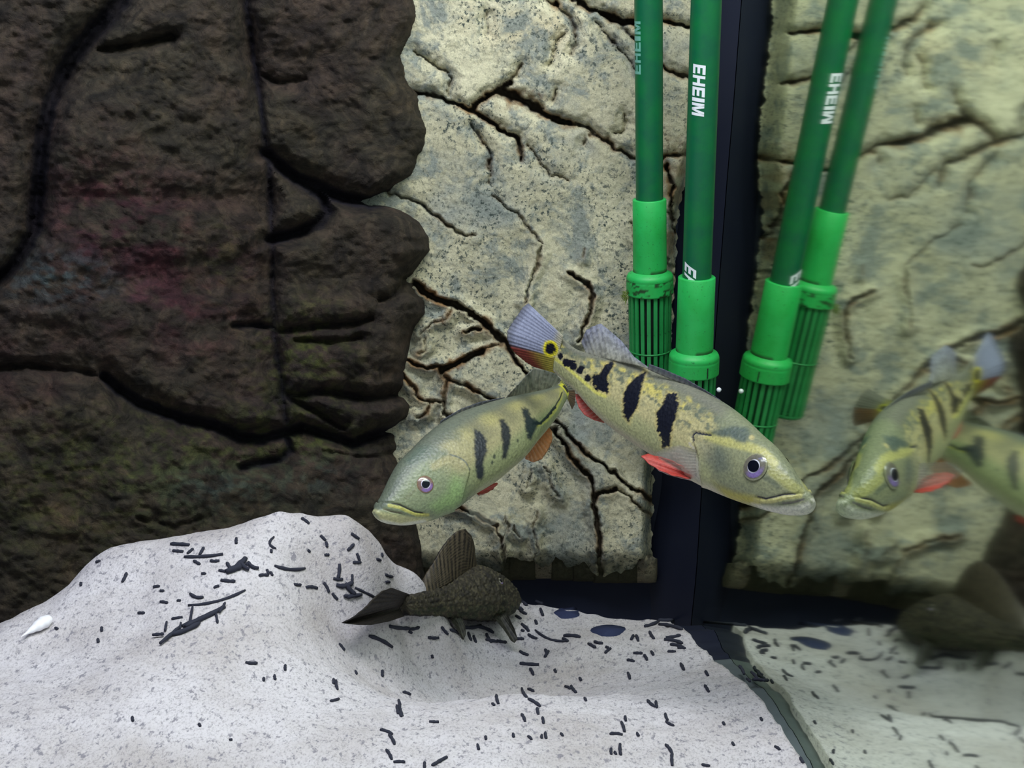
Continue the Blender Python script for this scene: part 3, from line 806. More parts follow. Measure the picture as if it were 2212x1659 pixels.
# ---- second fish (heading left, tail turned away)
r2 = thing('striped_fish', 'greenish fish with three black bars and orange anal fin, heading down left before dark rock', 'fish', 'striped fish')
ST2 = [(0,(811,1103),(810,1112)),(.03,(819,1088),(824,1125)),(.09,(831,1063),(862,1134)),(.16,(846,1029),(905,1131)),(.23,(864,997),(948,1119)),(.30,(892,968),(984,1100)),
 (.38,(922,938),(1022,1071)),(.46,(956,912),(1062,1047)),(.54,(995,891),(1098,1018)),(.62,(1036,877),(1130,990)),(.70,(1075,866),(1156,958)),(.78,(1113,857),(1180,930)),
 (.85,(1150,849),(1199,905)),(.92,(1183,840),(1213,880)),(1.0,(1211,828),(1225,858))]
Y2 = [(0,.660),(.2,.680),(.5,.716),(.7,.748),(.85,.792),(1,.840)]
W2 = [(0,.0022),(.03,.0052),(.09,.0084),(.18,.0115),(.3,.0142),(.42,.0150),(.55,.0138),(.7,.0106),(.82,.0074),(.92,.0046),(1,.0026)]
g1 = lambda pts: cro(3.073, 780, 620, pts)
g6 = lambda pts: cro(6.9125, 800, 920, pts)
bars2 = [g1([(750,940),(800,965),(832,1020),(837,1090),(812,1160),(818,1240),(800,1285),(770,1265),(760,1180),(750,1060),(752,990)]),
         g1([(915,880),(950,880),(985,940),(993,1000),(985,1060),(962,1140),(938,1140),(940,1040),(925,940)]),
         g1([(1065,795),(1110,815),(1132,865),(1185,895),(1155,950),(1132,1015),(1108,1005),(1090,930),(1080,860)])]
def col2(x, y, s, t):
    n = fbm(x/16, y/16, 301, 4); n2 = fbm(x/5, y/5, 303, 3)
    c = np.array(L((118,122,100)))+0*x[..., None]
    c = lerpc(c, (168,162,122), sm(.12, .34, t+.10*n))
    c = lerpc(c, (148,156,114), sm(.55, .75, t))
    c = lerpc(c, (196,198,160), sm(.88, 1.0, t))
    ban = .5+.5*np.sin((s-.47)*2*np.pi/.125); c = lerpc(c, (126,124,98), ban*.8*sm(.4, .46, s)*(1-sm(.35, .6, t)))
    c = lerpc(c, (190,180,100), sm(.3, .0, t)*0+.35*sm(.1, .2, t)*(1-sm(.3, .45, t))*(1-ban)*sm(.4, .5, s))
    hd = 1-sm(.27, .36, s-.08*(t-.5))
    c = lerpc(c, (128,142,112), hd*.85)
    c = lerpc(c, (104,112,100), (1-sm(.10, .26, t))*.8)
    c = lerpc(c, (142,172,112), hd*polymask(x, y, g6([(1250,700),(1400,760),(1400,1050),(1250,1250),(1000,1320),(900,1200),(1150,1000)]), 14)*.8)
    c = lerpc(c, (88,106,94), polymask(x, y, g6([(720,300),(900,290),(1150,380),(1200,450),(1000,520),(880,500),(700,560),(600,600),(520,520)]), 9)*(.7+.3*n2))
    c = lerpc(c, (168,160,116), (1-sm(4, 12, dline(x, y, g6([(950,610),(1100,520),(1200,470)]))))*.7)
    c = lerpc(c, (84,96,100), (1-sm(.8, 2.4, dline(x, y, g6([(1190,425),(1320,470),(1400,520),(1440,580),(1475,660)]))))*.8)
    c = lerpc(c, (120,124,96), (1-sm(2, 6, dline(x, y, g6([(680,950),(600,1020),(540,1080)]))))*.6)
    c = lerpc(c, (190,186,96), (1-sm(2, 5, dline(x, y, g6([(270,1195),(420,1215),(560,1275),(700,1330),(860,1330)]))))*.85)
    c = lerpc(c, (206,204,150), polymask(x, y, g6([(60,1240),(200,1290),(450,1330),(700,1370),(900,1380),(850,1450),(450,1500),(150,1420)]), 5)*.85)
    c = lerpc(c, (232,236,226), (1-sm(3, 9, dline(x, y, g6([(180,1440),(450,1500),(800,1440)]))))*.6)
    c = lerpc(c, (40,38,40), 1-sm(.7, 2.2, dline(x, y, g6([(330,1150),(450,1175),(560,1235),(660,1285),(790,1305)]))))
    c = lerpc(c, (128,122,96), (1-sm(.8, 2.4, dline(x, y, g6([(200,1240),(330,1285),(470,1305)]))))*.8)
    dl = dline(x, y, g1([(1170,920),(1230,885),(1290,815),(1325,740),(1335,620)]))
    c = lerpc(c, (196,194,84), (1-sm(2, 5, dl))*.7)
    nb = 2.4*n2+1.2*vn(x/3, y/3, 9)
    for k, b_ in enumerate(bars2): c = lerpc(c, (30,38,52) if k != 1 else (34,40,50), polymask(x+nb, y-nb, b_, 3.2)*(.96))
    c = lerpc(c, (26,30,44), 1-sm(2.2, 4.2, dline(x+nb*.5, y, g1([(1150,905),(1190,905),(1230,868),(1285,800)]))+nb*.5))
    c = lerpc(c, (26,30,44), 1-sm(.8, 2.2, dline(x+nb*.3, y, g1([(1285,800),(1318,740),(1335,700)]))))
    for (a, b_), r in zip(g1([(885,1125),(870,1165),(1040,1020)]), (3, 2.6, 2)): c = lerpc(c, (50,60,58), (1-sm(r-.8, r+1, np.hypot(x-a, (y-b_)*.6)))*.85)
    c = c*.90
    c = lerpc(c, (236,232,60), sm(.965, .975, s)*(1-sm(.35, .5, np.abs(t-.45)))*.9); c = lerpc(c, (16,20,24), sm(.978, .984, s)*(1-sm(.22, .3, np.abs(t-.45))))
    return c
def rel2(x, y, s, t):
    r = -.0008*(1-sm(.5, 3.5, dline(x, y, g6([(120,1130),(300,1140),(450,1178),(560,1238),(680,1290),(800,1305)]))))
    r = r-.0005*(1-sm(.4, 3, dline(x, y, g6([(120,1215),(330,1285),(500,1310)]))))
    r = r+.0007*(1-sm(3, 9, dline(x, y, g6([(200,1190),(450,1250),(650,1320)]))))
    op = g6([(1440,560),(1480,650),(1450,800),(1400,950),(1370,1100),(1250,1250)])
    d = dline(x, y, op); xx = np.interp(y, [p[1] for p in op], [p[0] for p in op])
    r = r+.0008*np.where(x < xx, 1-sm(0, 22, d), -.2*(1-sm(0, 5, d)))*sm(990, 1005, y)
    return r
B2 = fish_body(r2, ST2, Y2, W2, col2, rel2)
make_eye(r2, B2, 918, 1047, .0048, .0022, (136,112,88), (220,214,232), (128,104,96))
fin(r2, 'dorsal_fin', [(1088,864),(1120,858),(1160,848),(1200,834)], [(1098,853),(1118,832),(1136,811),(1152,796),(1176,799),(1200,806),(1212,822)],
    [.752,.80,.826], [.755,.80,.835], flat((148,150,128), (134,136,130), .82, 0, .9), alpha=.88, nray=15, m=18)
fin(r2, 'spiny_dorsal_fin', [(950,917),(995,894),(1036,880),(1086,865)], [(952,909),(996,883),(1038,868),(1090,858)],
    [.710,.755], [.710,.755], flat((122,128,120), (92,96,110), .6), alpha=.95, nray=13, m=6)
fin(r2, 'anal_fin', [(1136,984),(1158,955),(1178,932),(1186,924)], [(1135,991),(1152,999),(1170,992),(1184,972),(1193,950),(1192,932)],
    [.742,.775], [.745,.785], flat((196,120,66), (204,140,92), .8), alpha=.93, nray=10, m=12, label='orange anal fin')
fin(r2, 'pelvic_fin', [(1030,1066),(1040,1060)], [(1034,1071),(1048,1066),(1064,1057),(1076,1044),(1070,1043),(1056,1050)],
    [.702,.702], [.700,.715,.705], flat((186,60,50), (176,66,50), .85), alpha=.97, nray=6, m=10, label='dark red pelvic fin')
fin(r2, 'pectoral_fin', [(1001,1076),(1004,1086)], [(1046,1066),(1068,1086),(1078,1110),(1070,1132),(1048,1140),(1022,1124)],
    [.690,.690], [.672,.680,.690], flat((176,180,160), (170,176,160), .75, .4), alpha=.30, nray=12, m=14, label='translucent pectoral fin')
def c2f(x, y, r, q, ray_):
    c = np.array(L((150,150,140)))*(1-.15*ray_[..., None])+0*x[..., None]
    m = sm(.48, .54, q); c = c*(1-m[..., None])+np.array(L((128,92,60)))*m[..., None]
    c = lerpc(c, (180,178,60), (1-sm(.05, .4, r))*.8)
    d = np.hypot(r-.16, (q-.42)*.9)
    c = lerpc(c, (232,226,60), 1-sm(.15, .19, d)); c = lerpc(c, (16,22,24), 1-sm(.09, .12, d))
    return c, .9+0*r
fin(r2, 'caudal_fin', [(1210,826),(1218,842),(1226,860)], [(1224,800),(1238,812),(1246,832),(1248,852),(1244,872),(1236,884)],
    [.838,.840], [.880,.889,.886], c2f, alpha=1., nray=14, m=18, bow=-.002)

# ---- armoured catfish on the sand
r3 = thing('armored_catfish', 'dark brown spiny catfish with tall sail fin resting on the white sand', 'fish')
g7 = lambda pts: cro(5.267, 730, 1130, pts)
ST3 = [(0,(1090,1285),(1088,1296)),(.05,(1088,1262),(1087,1312)),(.12,(1082,1244),(1076,1326)),(.22,(1063,1231),(1056,1334)),(.34,(1036,1224),(1030,1337)),(.48,(1000,1240),(1000,1336)),
       (.62,(962,1262),(965,1334)),(.75,(930,1276),(935,1331)),(.88,(900,1285),(905,1329)),(1,(872,1290),(876,1327))]
Y3 = [(0,.848),(.3,.828),(.6,.795),(1,.742)]
W3 = [(0,.006),(.05,.0125),(.12,.017),(.25,.0205),(.4,.0200),(.6,.0140),(.8,.0085),(1,.004)]
def col3(x, y, s, t):
    n = fbm(x/7, y/7, 401, 4); n2 = vn(x/2.6, y/4.2, 403)
    c = np.array(L((66,62,52)))+0*x[..., None]
    c = lerpc(c, (98,92,72), sm(-.1, .5, n2)*.8)
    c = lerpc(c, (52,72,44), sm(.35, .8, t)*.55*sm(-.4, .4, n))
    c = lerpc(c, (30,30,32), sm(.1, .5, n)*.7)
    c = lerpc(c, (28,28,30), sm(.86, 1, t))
    return c
def rel3(x, y, s, t):
    row = np.abs(np.sin(t*np.pi*5.0)); pl = np.abs(np.sin(s*np.pi*22))
    return .0007*row*sm(.15, .3, s)+.0006*pl*sm(.2, .35, s)+.0005*vn(x/3, y/3, 9)
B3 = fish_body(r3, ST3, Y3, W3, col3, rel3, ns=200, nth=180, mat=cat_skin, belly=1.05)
make_eye(r3, B3, 1080, 1256, .0026, .0013, (90,84,70), (170,166,150), (150,146,132))
def retic(base=(84,76,62), dk=(42,38,34), ns_=18, nr_=14):
    def f(x, y, r, q, ray_):
        a = np.sin(q*np.pi*2*ns_)*.5+.5; b_ = np.sin(r*np.pi*2*nr_+q*9)*.5+.5
        m = sm(.35, .7, a*.55+b_*.55+.15*vn(x/4, y/4, 5))
        c = np.array(L(dk))*(1-m[..., None])+np.array(L(base))*m[..., None]
        c = c*(1-.2*ray_[..., None])
        return c, 1+0*r
    return f
fin(r3, 'dorsal_fin', [(1030,1226),(1000,1242),(962,1264),(930,1278),(903,1288)],
    [(1026,1200),(1024,1178),(1018,1158),(1003,1142),(988,1147),(970,1163),(952,1187),(938,1212),(922,1236),(908,1262),(901,1280)],
    [.826,.792,.765], [.828,.80,.775], retic((98,88,70)), alpha=1, nray=14, m=30, thick=.0005)
fin(r3, 'caudal_fin', [(884,1284),(872,1300),(862,1314),(872,1331)], [(846,1270),(826,1277),(808,1292),(790,1312),(764,1333),(738,1346),(770,1350),(800,1350),(840,1342)],
    [.746,.738], [.722,.700,.682,.686,.715], retic((58,52,46), (34,32,34), 14, 10), alpha=1, nray=14, m=24, thick=.0006)
fin(r3, 'pectoral_fin', [(1060,1326),(1088,1310)], [(1088,1358),(1104,1384),(1112,1388),(1118,1380),(1112,1360),(1102,1340)],
    [.815,.820], [.795,.800,.806], retic((84,84,74), (50,50,44), 8, 14), alpha=1, nray=8, m=20, thick=.0005)
fin(r3, 'pectoral_fin', [(1078,1322),(1086,1316)], [(1110,1330),(1128,1342),(1120,1348),(1100,1342)],
    [.850,.852], [.866,.872], retic((84,84,74), (50,50,44), 8, 12), alpha=1, nray=7, m=14, thick=.0005)
fin(r3, 'pelvic_fin', [(968,1328),(998,1334)], [(982,1352),(996,1374),(1001,1382),(1006,1370),(1004,1352)],
    [.786,.790], [.775,.782,.785], retic((84,84,74), (50,50,44), 8, 12), alpha=1, nray=7, m=16, thick=.0005)
fin(r3, 'pelvic_fin', [(950,1330),(964,1333)], [(944,1344),(936,1352),(950,1354),(966,1346)],
    [.80,.80], [.815,.815], retic((84,84,74), (50,50,44), 8, 12), alpha=1, nray=7, m=12, thick=.0005)
# sucker mouth
mo = P(1090, 1300, .842)
V = []
for i in range(9):
    a = math.pi*i/8
    for k in range(20):
        an = 2*math.pi*k/20; rr = .0045+.0016*math.cos(a*2)
        V.append((mo[0]+rr*math.cos(an)*.8, mo[1]+.0035*math.sin(an), mo[2]-.004+.0016*math.cos(a)+.0006*math.sin(an*3)))
mesh('mouth', V, gridfaces(9, 20, True), simple('mouth_brown', (62,58,46), .7), r3)

# ------------------------------------------------------------------ green intake pipes
def lathe(name, c0, ax, prof, mat, parent, n=48, attrs=None):
    """profile (distance along axis, radius)"""
    ax = ax/np.linalg.norm(ax); e1 = np.cross(ax, [0, 1, 0]); e1 /= np.linalg.norm(e1); e2 = np.cross(ax, e1)
    th = np.linspace(0, 2*np.pi, n, endpoint=False)
    V = [c0+ax*a+(e1*math.cos(t)+e2*math.sin(t))*r for a, r in prof for t in th]
    at = None
    if attrs is not None: at = {'dirt_shade': [attrs(a, t) for a, r in prof for t in th]}
    return mesh(name, V, gridfaces(len(prof), n, True), mat, parent, attrs=at)
GL = {'E': [[(0,0),(.30,0),(.30,1),(0,1)], [(.28,0),(1,0),(1,.22),(.28,.22)], [(.28,.39),(.92,.39),(.92,.60),(.28,.60)], [(.28,.78),(1,.78),(1,1),(.28,1)]],
      'H': [[(0,0),(.28,0),(.28,1),(0,1)], [(.72,0),(1,0),(1,1),(.72,1)], [(.28,.39),(.72,.39),(.72,.61),(.28,.61)]],
      'I': [[(0,0),(1,0),(1,1),(0,1)]],
      'M': [[(0,0),(.22,0),(.22,1),(0,1)], [(.78,0),(1,0),(1,1),(.78,1)], [(.10,1),(.34,1),(.60,.0),(.42,.0)], [(.42,0),(.58,0),(.90,1),(.66,1)]]}
def lettering(parent, axat, e1, e2, ax, rad, phi, half, spec, mat, flip=False, skew=.06):
    """spec: (letter, start, end) as axis distances (metres); letters run down the pipe, their tops to the right"""
    V = []; Fc = []
    for ch, a0, a1 in spec:
        for poly in GL[ch]:
            p = np.array(poly, float)
            nsub = 8                                     # subdivide across so that the print wraps the tube
            # polygon as quad p0,p1 (b low) p2,p3 (b high)
            (x0, y0), (x1, y1), (x2, y2), (x3, y3) = p
            base = len(V)
            for k in range(nsub+1):
                f = k/nsub
                for (xa, ya, xb, yb) in ((x0, y0, x3, y3), (x1, y1, x2, y2)):
                    x = xa+(xb-xa)*f; y = ya+(yb-ya)*f
                    s_ = a0+(a1-a0)*x if not flip else a1-(a1-a0)*x
                    s_ += skew*(a1-a0)*0+ (y-.5)*skew*.02*(1 if not flip else -1)
                    an = phi+half*(2*y-1)*(1 if not flip else -1)
                    V.append(axat(s_)+(e1*math.sin(an)+e2*math.cos(an))*(rad+.00012))
            for k in range(nsub):
                q = base+2*k; Fc.append([q, q+1, q+3, q+2])
    o = mesh('lettering', V, Fc, mat, parent); return o
def pipe(label, pa, pb, rt, rs, rc, rst, y_sl, y_c0, y_c1, y_end, letters, clean):
    A3 = P(*pa); B3_ = P(*pb); ax = B3_-A3; Ln = np.linalg.norm(ax); ax /= Ln
    def s_at(y):
        lo, hi = -.2, Ln+.2
        for _ in range(40):
            m = (lo+hi)/2
            if proj(A3+ax*m)[1] < y: lo = m
            else: hi = m
        return lo
    root = thing('intake_pipe', label, 'pipe', 'green intake pipes with slotted strainers')
    s0, s1, s2, s3 = s_at(y_sl), s_at(y_c0), s_at(y_c1), s_at(y_end)
    nz = (lambda k: (lambda a, t: .0))
    lathe('tube', A3, ax, [(0-.02, rt), (s0*.5, rt), (s0+.012, rt)], tube_m, root)
    rnd = random.Random(3 if clean else 4)
    d_sl = lambda a, t: .9*float(sm(.25, .5, vn(a*900, t*3, 7)))*(1.0 if (a > s1-.0012-s0*0) else 0)
    lathe('sleeve', A3, ax, [(s0, rt*.99), (s0, rs-.0004), (s0+.0004, rs), ((s0+s1)/2, rs*1.005), (s1-.003, rs*1.02), (s1-.0012, rs*1.02), (s1+.001, rs*1.02)], sleeve_m, root,
          attrs=lambda a, t: .8*float(a > s1-.002)*float(sm(-.2, .3, vn(t*4, 1, 7))))
    hc = s2-s1
    def dcol(a, t):
        if clean: return 0
        return .9*float(sm(.12, .3, fbm(np.array(t*5.), np.array(a*900.), 12, 3)))*float(a > s1+hc*.3)
    prof = [(s1-.0006, rs*.98), (s1, rs+.0006), (s1+hc*.10, rc*.93), (s1+hc*.2, rc*.98), (s1+hc*.3, rc*1.0), (s1+hc*.34, rc*.985), (s1+hc*.38, rc)]
    prof += [(s1+hc*(.38+.62*k/8), rc) for k in range(1, 8)] + [(s2-.0005, rc), (s2, rc-.0008), (s2+.0002, rst*.9)]
    col_ = lathe('collar', A3, ax, prof, sleeve_m, root, n=96, attrs=dcol)
    e1 = np.cross(ax, [0, 1, 0]); e1 /= np.linalg.norm(e1)
    e2 = np.cross(e1, ax); e2 /= np.linalg.norm(e2)
    if (CO-A3)@e2 < 0: e2 = -e2
    if e1[0] < 0: e1 = -e1
    if clean:                                              # dark tick moulded into the collar
        an = math.asin(.42); c = A3+(e1*math.sin(an)+e2*math.cos(an))*(rc+.0001)
        tx = e1*math.cos(an)-e2*math.sin(an)
        V = [c+ax*(s1+hc*a)+tx*b_ for a, b_ in ((.48,-.0005),(.48,.0005),(.92,.0005),(.92,-.0005))]
        mesh('index_mark', V, [[0,1,2,3]], simple('mark_dark', (16,50,26)), root, smooth=False)
    # strainer basket
    ns_ = thing_part = bpy.data.objects.new('strainer', None)
    C.objects.link(ns_); ns_.parent = root; ns_.empty_display_size = .005
    lathe('shade_core', A3, ax, [(s2-.001, rst*.80), (s3-.003, rst*.78), (s3-.001, rst*.1)], shade_core_m, ns_)  # added dark core, stands for the shade inside the hollow basket
    nr = 20; rb = None
    for k in range(nr):
        an = 2*math.pi*(k+.5)/nr; hw = rst*math.pi/nr*.54
        c = A3+(e1*math.sin(an)+e2*math.cos(an))*0; rd = e1*math.sin(an)+e2*math.cos(an); tx = e1*math.cos(an)-e2*math.sin(an)
        if rb is None:
            V = []
            for a in np.linspace(s2-.001, s3-.001, 5):
                r0 = rst*(1-.05*(a-s2)/(s3-s2))
                for (u, v_) in ((-hw, -.0014), (-hw, 0), (hw, 0), (hw, -.0014)): V.append((u, r0+v_, a))
            me = bpy.data.meshes.new('rib')
            fs = gridfaces(5, 4, True).tolist(); me.from_pydata([tuple(map(float, v)) for v in V], [], fs); me.materials.append(rib_m); rb = me
        o = bpy.data.objects.new('rib', rb); C.objects.link(o); o.parent = ns_
        mw = Matrix.Identity(4)
        for i in range(3): mw[i][0] = tx[i]; mw[i][1] = rd[i]; mw[i][2] = ax[i]; mw[i][3] = A3[i]
        o.matrix_world = mw
    for f in (.50,):
        a = s2+(s3-s2)*f
        lathe('ring', A3, ax, [(a-.0005, rst*.93), (a-.0005, rst*.99), (a+.0005, rst*.99), (a+.0005, rst*.93)], rib_m, ns_)
    lathe('end_cap', A3, ax, [(s3-.0018, rst*.97), (s3-.0005, rst*.97), (s3+.001, rst*.9), (s3+.0012, 0.0002)], rib_m, ns_)
    for phi, half, spec, mt, fl, sk in letters:
        sp = [(c, s_at(a), s_at(b_)) for c, a, b_ in spec]
        o = lettering(root, lambda s_: A3+ax*s_, e1, e2, ax, rt, phi, half, sp, mt, fl, sk)
    return root, A3, ax, s_at, e1, e2
W_ = lambda y0, fl=False: None
spec_full = [('E',137,157),('H',160,182),('E',185,205),('I',208,216),('M',219,246)]
pipe('green intake pipe with smudged collar, the left one, faint print near its top edge', (1400,-180,.808), (1405,850,.873), .0089, .0111, .0158, .0146, 430, 586, 634, 872,
     [(math.radians(-62), math.radians(22), [('M',44,72),('I',76,86),('E',89,109),('H',113,133),('E',137,158)], faint_m, True, .0)], False)
pipe('green intake pipe with bold white lettering, the right one beside the black corner', (1532,-180,.776), (1492,985,.850), .0093, .0120, .0166, .0150, 598, 757, 806, 985,
     [(math.radians(-27), math.radians(25), spec_full, white_m, False, .05), (math.radians(-38), math.radians(27), [('E',569,587),('H',591,612)], white_m, False, .25)], True)
# algae tuft on the left collar
V = []; Fc = []
rnd = random.Random(2)
for k in range(60):
    a = P(1352+rnd.uniform(-4, 6), 636+rnd.uniform(-8, 10), .853); d = np.array([rnd.uniform(-1, .1), rnd.uniform(-.8, .8), rnd.uniform(-1, .5)]); d /= np.linalg.norm(d)
    l = rnd.uniform(.002, .005); s_ = np.cross(d, [0, 1, .3]); s_ = s_/np.linalg.norm(s_)*.00022
    q = len(V); V += [a-s_, a+s_, a+d*l*.5+s_*.8+np.array([0,0,-.0003]), a+d*l*.5-s_*.8+np.array([0,0,-.0003]), a+d*l+np.array([0,0,-.001])]; Fc += [[q,q+1,q+2,q+3],[q+3,q+2,q+4]]
tag(mesh('algae_tuft', V, Fc, simple('algae_green', (110,128,52), .8)), 'small fuzzy olive tuft of algae on the left pipe collar', 'algae', kind='stuff')

# ------------------------------------------------------------------ small things
def ico(name, c, r, mat, scale=(1, 1, 1), n=14):
    V = []
    for i in range(n+1):
        a = math.pi*i/n
        for k in range(2*n):
            b_ = math.pi*k/n; V.append((c[0]+r*scale[0]*math.sin(a)*math.cos(b_), c[1]+r*scale[1]*math.sin(a)*math.sin(b_), c[2]+r*scale[2]*math.cos(a)))
    return mesh(name, V, gridfaces(n+1, 2*n, True), mat)
pearl = simple('pearl_white', (244,246,255), .15, .8)
tag(ico('bubble', P(1553, 842, .828), .0016, pearl), 'tiny bright bubble beside the right strainer', 'bubble')
# white shell-like drop
p0 = hitsand(96, 1354); p1 = hitsand(50, 1384)
ax = p1-p0; lg = np.linalg.norm(ax); ax = ax/lg; up = np.array([0, -.35, .94]); sd = np.cross(ax, up); sd /= np.linalg.norm(sd); up = np.cross(sd, ax)
V = []
for i in range(25):
    f = i/24; r = .0042*(math.sin(math.pi*min(1, f*1.0)**.62))*(1-.55*f)+.00005
    for k in range(24):
        an = 2*math.pi*k/24; V.append(p0-ax*.005+ax*(lg+.006)*f+(sd*math.cos(an)+up*math.sin(an)*.85)*r*(1+.06*math.sin(f*30))+up*.003)
tag(mesh('white_shell', V, gridfaces(25, 24, True), simple('shell_white', (250,250,255), .35)), 'small bright white teardrop shell lying on the sand at far left', 'shell')

def bit(px_, py_, ln, ang, th=8, curl=0.0, name='dropping', lift=0):
    """a bent little rod that lies on the sand"""
    a = math.radians(ang); n = 7
    pts = []
    for k in range(n):
        f = k/(n-1)-.5
        x = px_+ln*f*math.cos(a)-curl*ln*(f*f*4-1)*.5*math.sin(a)*-1
        y = py_+ln*f*math.sin(a)+curl*ln*(f*f*4-1)*.5*math.cos(a)*-1
        pts.append(hitsand(x, y))
    pts = np.array(pts); sc_ = pts[n//2][1]/FPX
    r = th*.5*sc_
    V = []
    for k in range(n):
        d = pts[min(k+1, n-1)]-pts[max(k-1, 0)]; d /= np.linalg.norm(d)+1e-9
        s_ = np.cross(d, [0, 0, 1.]); s_ /= np.linalg.norm(s_)+1e-9; u = np.cross(s_, d)
        rr = r*(.75 if k in (0, n-1) else 1)*(1+.15*math.sin(k*2.3+px_))
        for j in range(8):
            an = 2*math.pi*j/8; V.append(pts[k]+(s_*math.cos(an)+u*math.sin(an))*rr+np.array([0, 0, r*.6+lift]))
    f = gridfaces(n, 8, True).tolist()
    f.append(list(range(7, -1, -1))); f.append([(n-1)*8+j for j in range(8)])
    return mesh(name, V, f, bit_m)
GRP = 'dark droppings scattered on the sand'; GLAB = 'short dark dropping lying among others scattered on the white sand'
c8 = [(955,315,100,3),(945,350,55,5),(1140,400,50,0),(1045,410,40,30),(1255,295,30,90),(1210,507,80,5),(1400,480,50,0),(1150,540,30,-20),(830,540,35,-10),(660,490,55,115),(1580,527,35,5),
 (1655,545,60,5),(870,622,40,10),(950,612,20,0),(750,678,35,0),(1715,280,40,45),(1733,315,30,80),(1735,370,25,0),(1885,270,50,35),(1862,330,50,-45),(1902,382,44,70),(1895,410,44,0),(1620,190,52,35),
 (2055,380,40,70),(2120,398,52,32),(1798,460,84,96),(1795,497,50,5),(2065,480,42,18),(2058,515,22,0),(1732,545,60,62),(1778,590,44,50),(1815,860,48,52),(1335,942,60,4),(1515,968,28,90),(1460,1020,26,80),
 (1788,1060,50,80),(1776,1140,46,-15),(2030,1000,34,85),(2160,1105,38,22),(2110,1190,44,80),(2125,1215,30,60),(705,1240,26,80),(1060,1272,18,60),(2050,1310,70,20),(2080,1350,60,60),(2065,1430,60,60),
 (2120,1470,60,0),(520,405,26,-20),(430,525,16,90),(1010,350,40,-40),(1070,350,44,-60),(1330,430,60,30),(1180,455,40,10),(1290,400,50,-30),(1420,460,28,70),(1440,470,24,60),(860,560,24,0),(1080,470,24,0),
 (1225,1350,16,0),(540,765,22,90),(520,825,20,80),(1400,1030,18,90),(1640,350,18,40),(2085,345,30,60),(2010,395,24,20),(1440,350,16,90),(2030,370,20,80),(2180,345,30,40),(300,760,14,30),(1770,1040,26,90)]
c6 = [(645,885,22,70),(652,772,62,3),(1195,865,56,24),(1225,930,116,4),(1240,975,44,62),(1330,870,42,-60),(1325,855,30,70),(1245,765,56,26),(1195,705,44,44),(1130,578,130,28),(1175,556,80,34),(1300,620,44,70),
 (1160,650,34,30),(1600,820,52,30),(1640,800,54,12),(1695,850,44,-40),(1875,865,54,2),(1960,865,24,60),(1830,910,44,10),(1820,1000,38,72),(2075,855,44,0),(2140,945,44,62),(1957,757,48,58),
 (1870,775,36,70),(1840,770,30,-60),(2085,795,110,12),(2085,765,90,-10),(2110,825,90,15),(2070,708,140,12),(1955,690,90,-20),(2040,668,90,0),(1235,1085,38,24),(1195,1100,60,62),(1255,1160,84,32),(1276,1210,38,78),
 (1455,1070,34,24),(1490,1080,48,52),(1190,1250,48,64),(1307,1265,38,80),(1035,1140,52,76),(1130,1355,22,80),(1228,1370,28,40),(1325,1355,38,80),(1300,1362,14,90),(920,1425,32,76),(657,1275,58,2),(495,1105,48,18),
 (350,985,36,92),(448,1170,50,84),(460,1215,50,70),(1955,1165,60,40),(1985,1170,40,80),(2045,1245,40,70),(2065,1285,50,30),(1785,1305,60,72),(1745,1350,76,4),(1875,1350,22,60),(1715,1450,34,88),(1770,1440,64,86),
 (2060,1440,70,55),(2078,1500,70,88),(1800,1255,28,80),(690,1510,100,-30),(600,1535,40,90),(450,712,120,6),(540,715,60,-10),(515,740,24,30),(720,730,60,50),(790,740,80,20),(880,705,110,-4),(960,725,110,20),
 (870,765,50,70),(900,780,40,70),(985,775,60,60),(1000,790,70,10),(1060,795,60,10),(1170,780,50,0),(1215,720,34,60),(1480,765,100,4),(1440,785,36,30),(1190,620,46,30),(1265,680,24,70),(1185,730,22,20),(1285,560,50,20),(1530,1020,16,60),(1380,970,16,60),
 (190,980,14,70),(1690,830,18,20),(1920,890,36,60),(965,1370,14,80),(1740,1460,14,60),(1560,1140,14,60),(1420,1350,14,50),(1010,1170,14,40)]
c7 = [(205,935,30,70),(345,970,30,60),(345,1060,44,58),(550,950,54,60),(625,985,56,50),(650,1010,70,4),(760,1410,34,34),(905,1480,38,58),(340,1510,48,10),(190,820,30,0),(500,1385,20,60),(590,1010,24,40),(445,1265,14,60),(665,1240,14,60)]
allbits = [(a/2.458, 1050+b_/2.458, l/2.458, g_) for a, b_, l, g_ in c8]+[(700+a/2.765, 1100+b_/2.765, l/2.765, g_) for a, b_, l, g_ in c6]+[(1400+a/2.724, 1100+b_/2.724, l/2.724, g_) for a, b_, l, g_ in c7]
rnd = random.Random(11)
def place(x, y):
    if y < 1240 and x < 900: return 'near the crest of the sand mound'
    if x < 560 and y < 1420: return 'on the left slope of the sand mound'
    if x < 800 and y < 1420: return 'on the sand left of the catfish tail'
    if x < 1130 and y < 1420: return 'on the sand around the catfish'
    if y < 1340: return 'on the sand just before the black corner'
    if y < 1420: return 'on the sand between catfish and side glass'
    if x < 560: return 'on the bare front left sand'
    if x < 900: return 'on the front sand below the catfish tail'
    if x < 1300: return 'on the front sand below the catfish head'
    return 'on the front right sand near the glass'
allbits = [q for q in allbits if not (q[1] < 1240 and q[0] > 835)]
cls = {}
for k, (x, y, l, g_) in enumerate(allbits):
    a = g_ % 180
    key = ('tiny' if l < 13 else 'short' if l < 24 else 'long', 'level' if a < 22 or a > 158 else 'upright' if 66 < a < 114 else 'right-slanting' if a <= 66 else 'left-slanting', place(x, y))
    cls.setdefault(key, []).append(k)
ordn = ['leftmost', 'second from left', 'third from left', 'fourth from left', 'fifth from left', 'sixth from left', 'seventh from left', 'eighth from left']
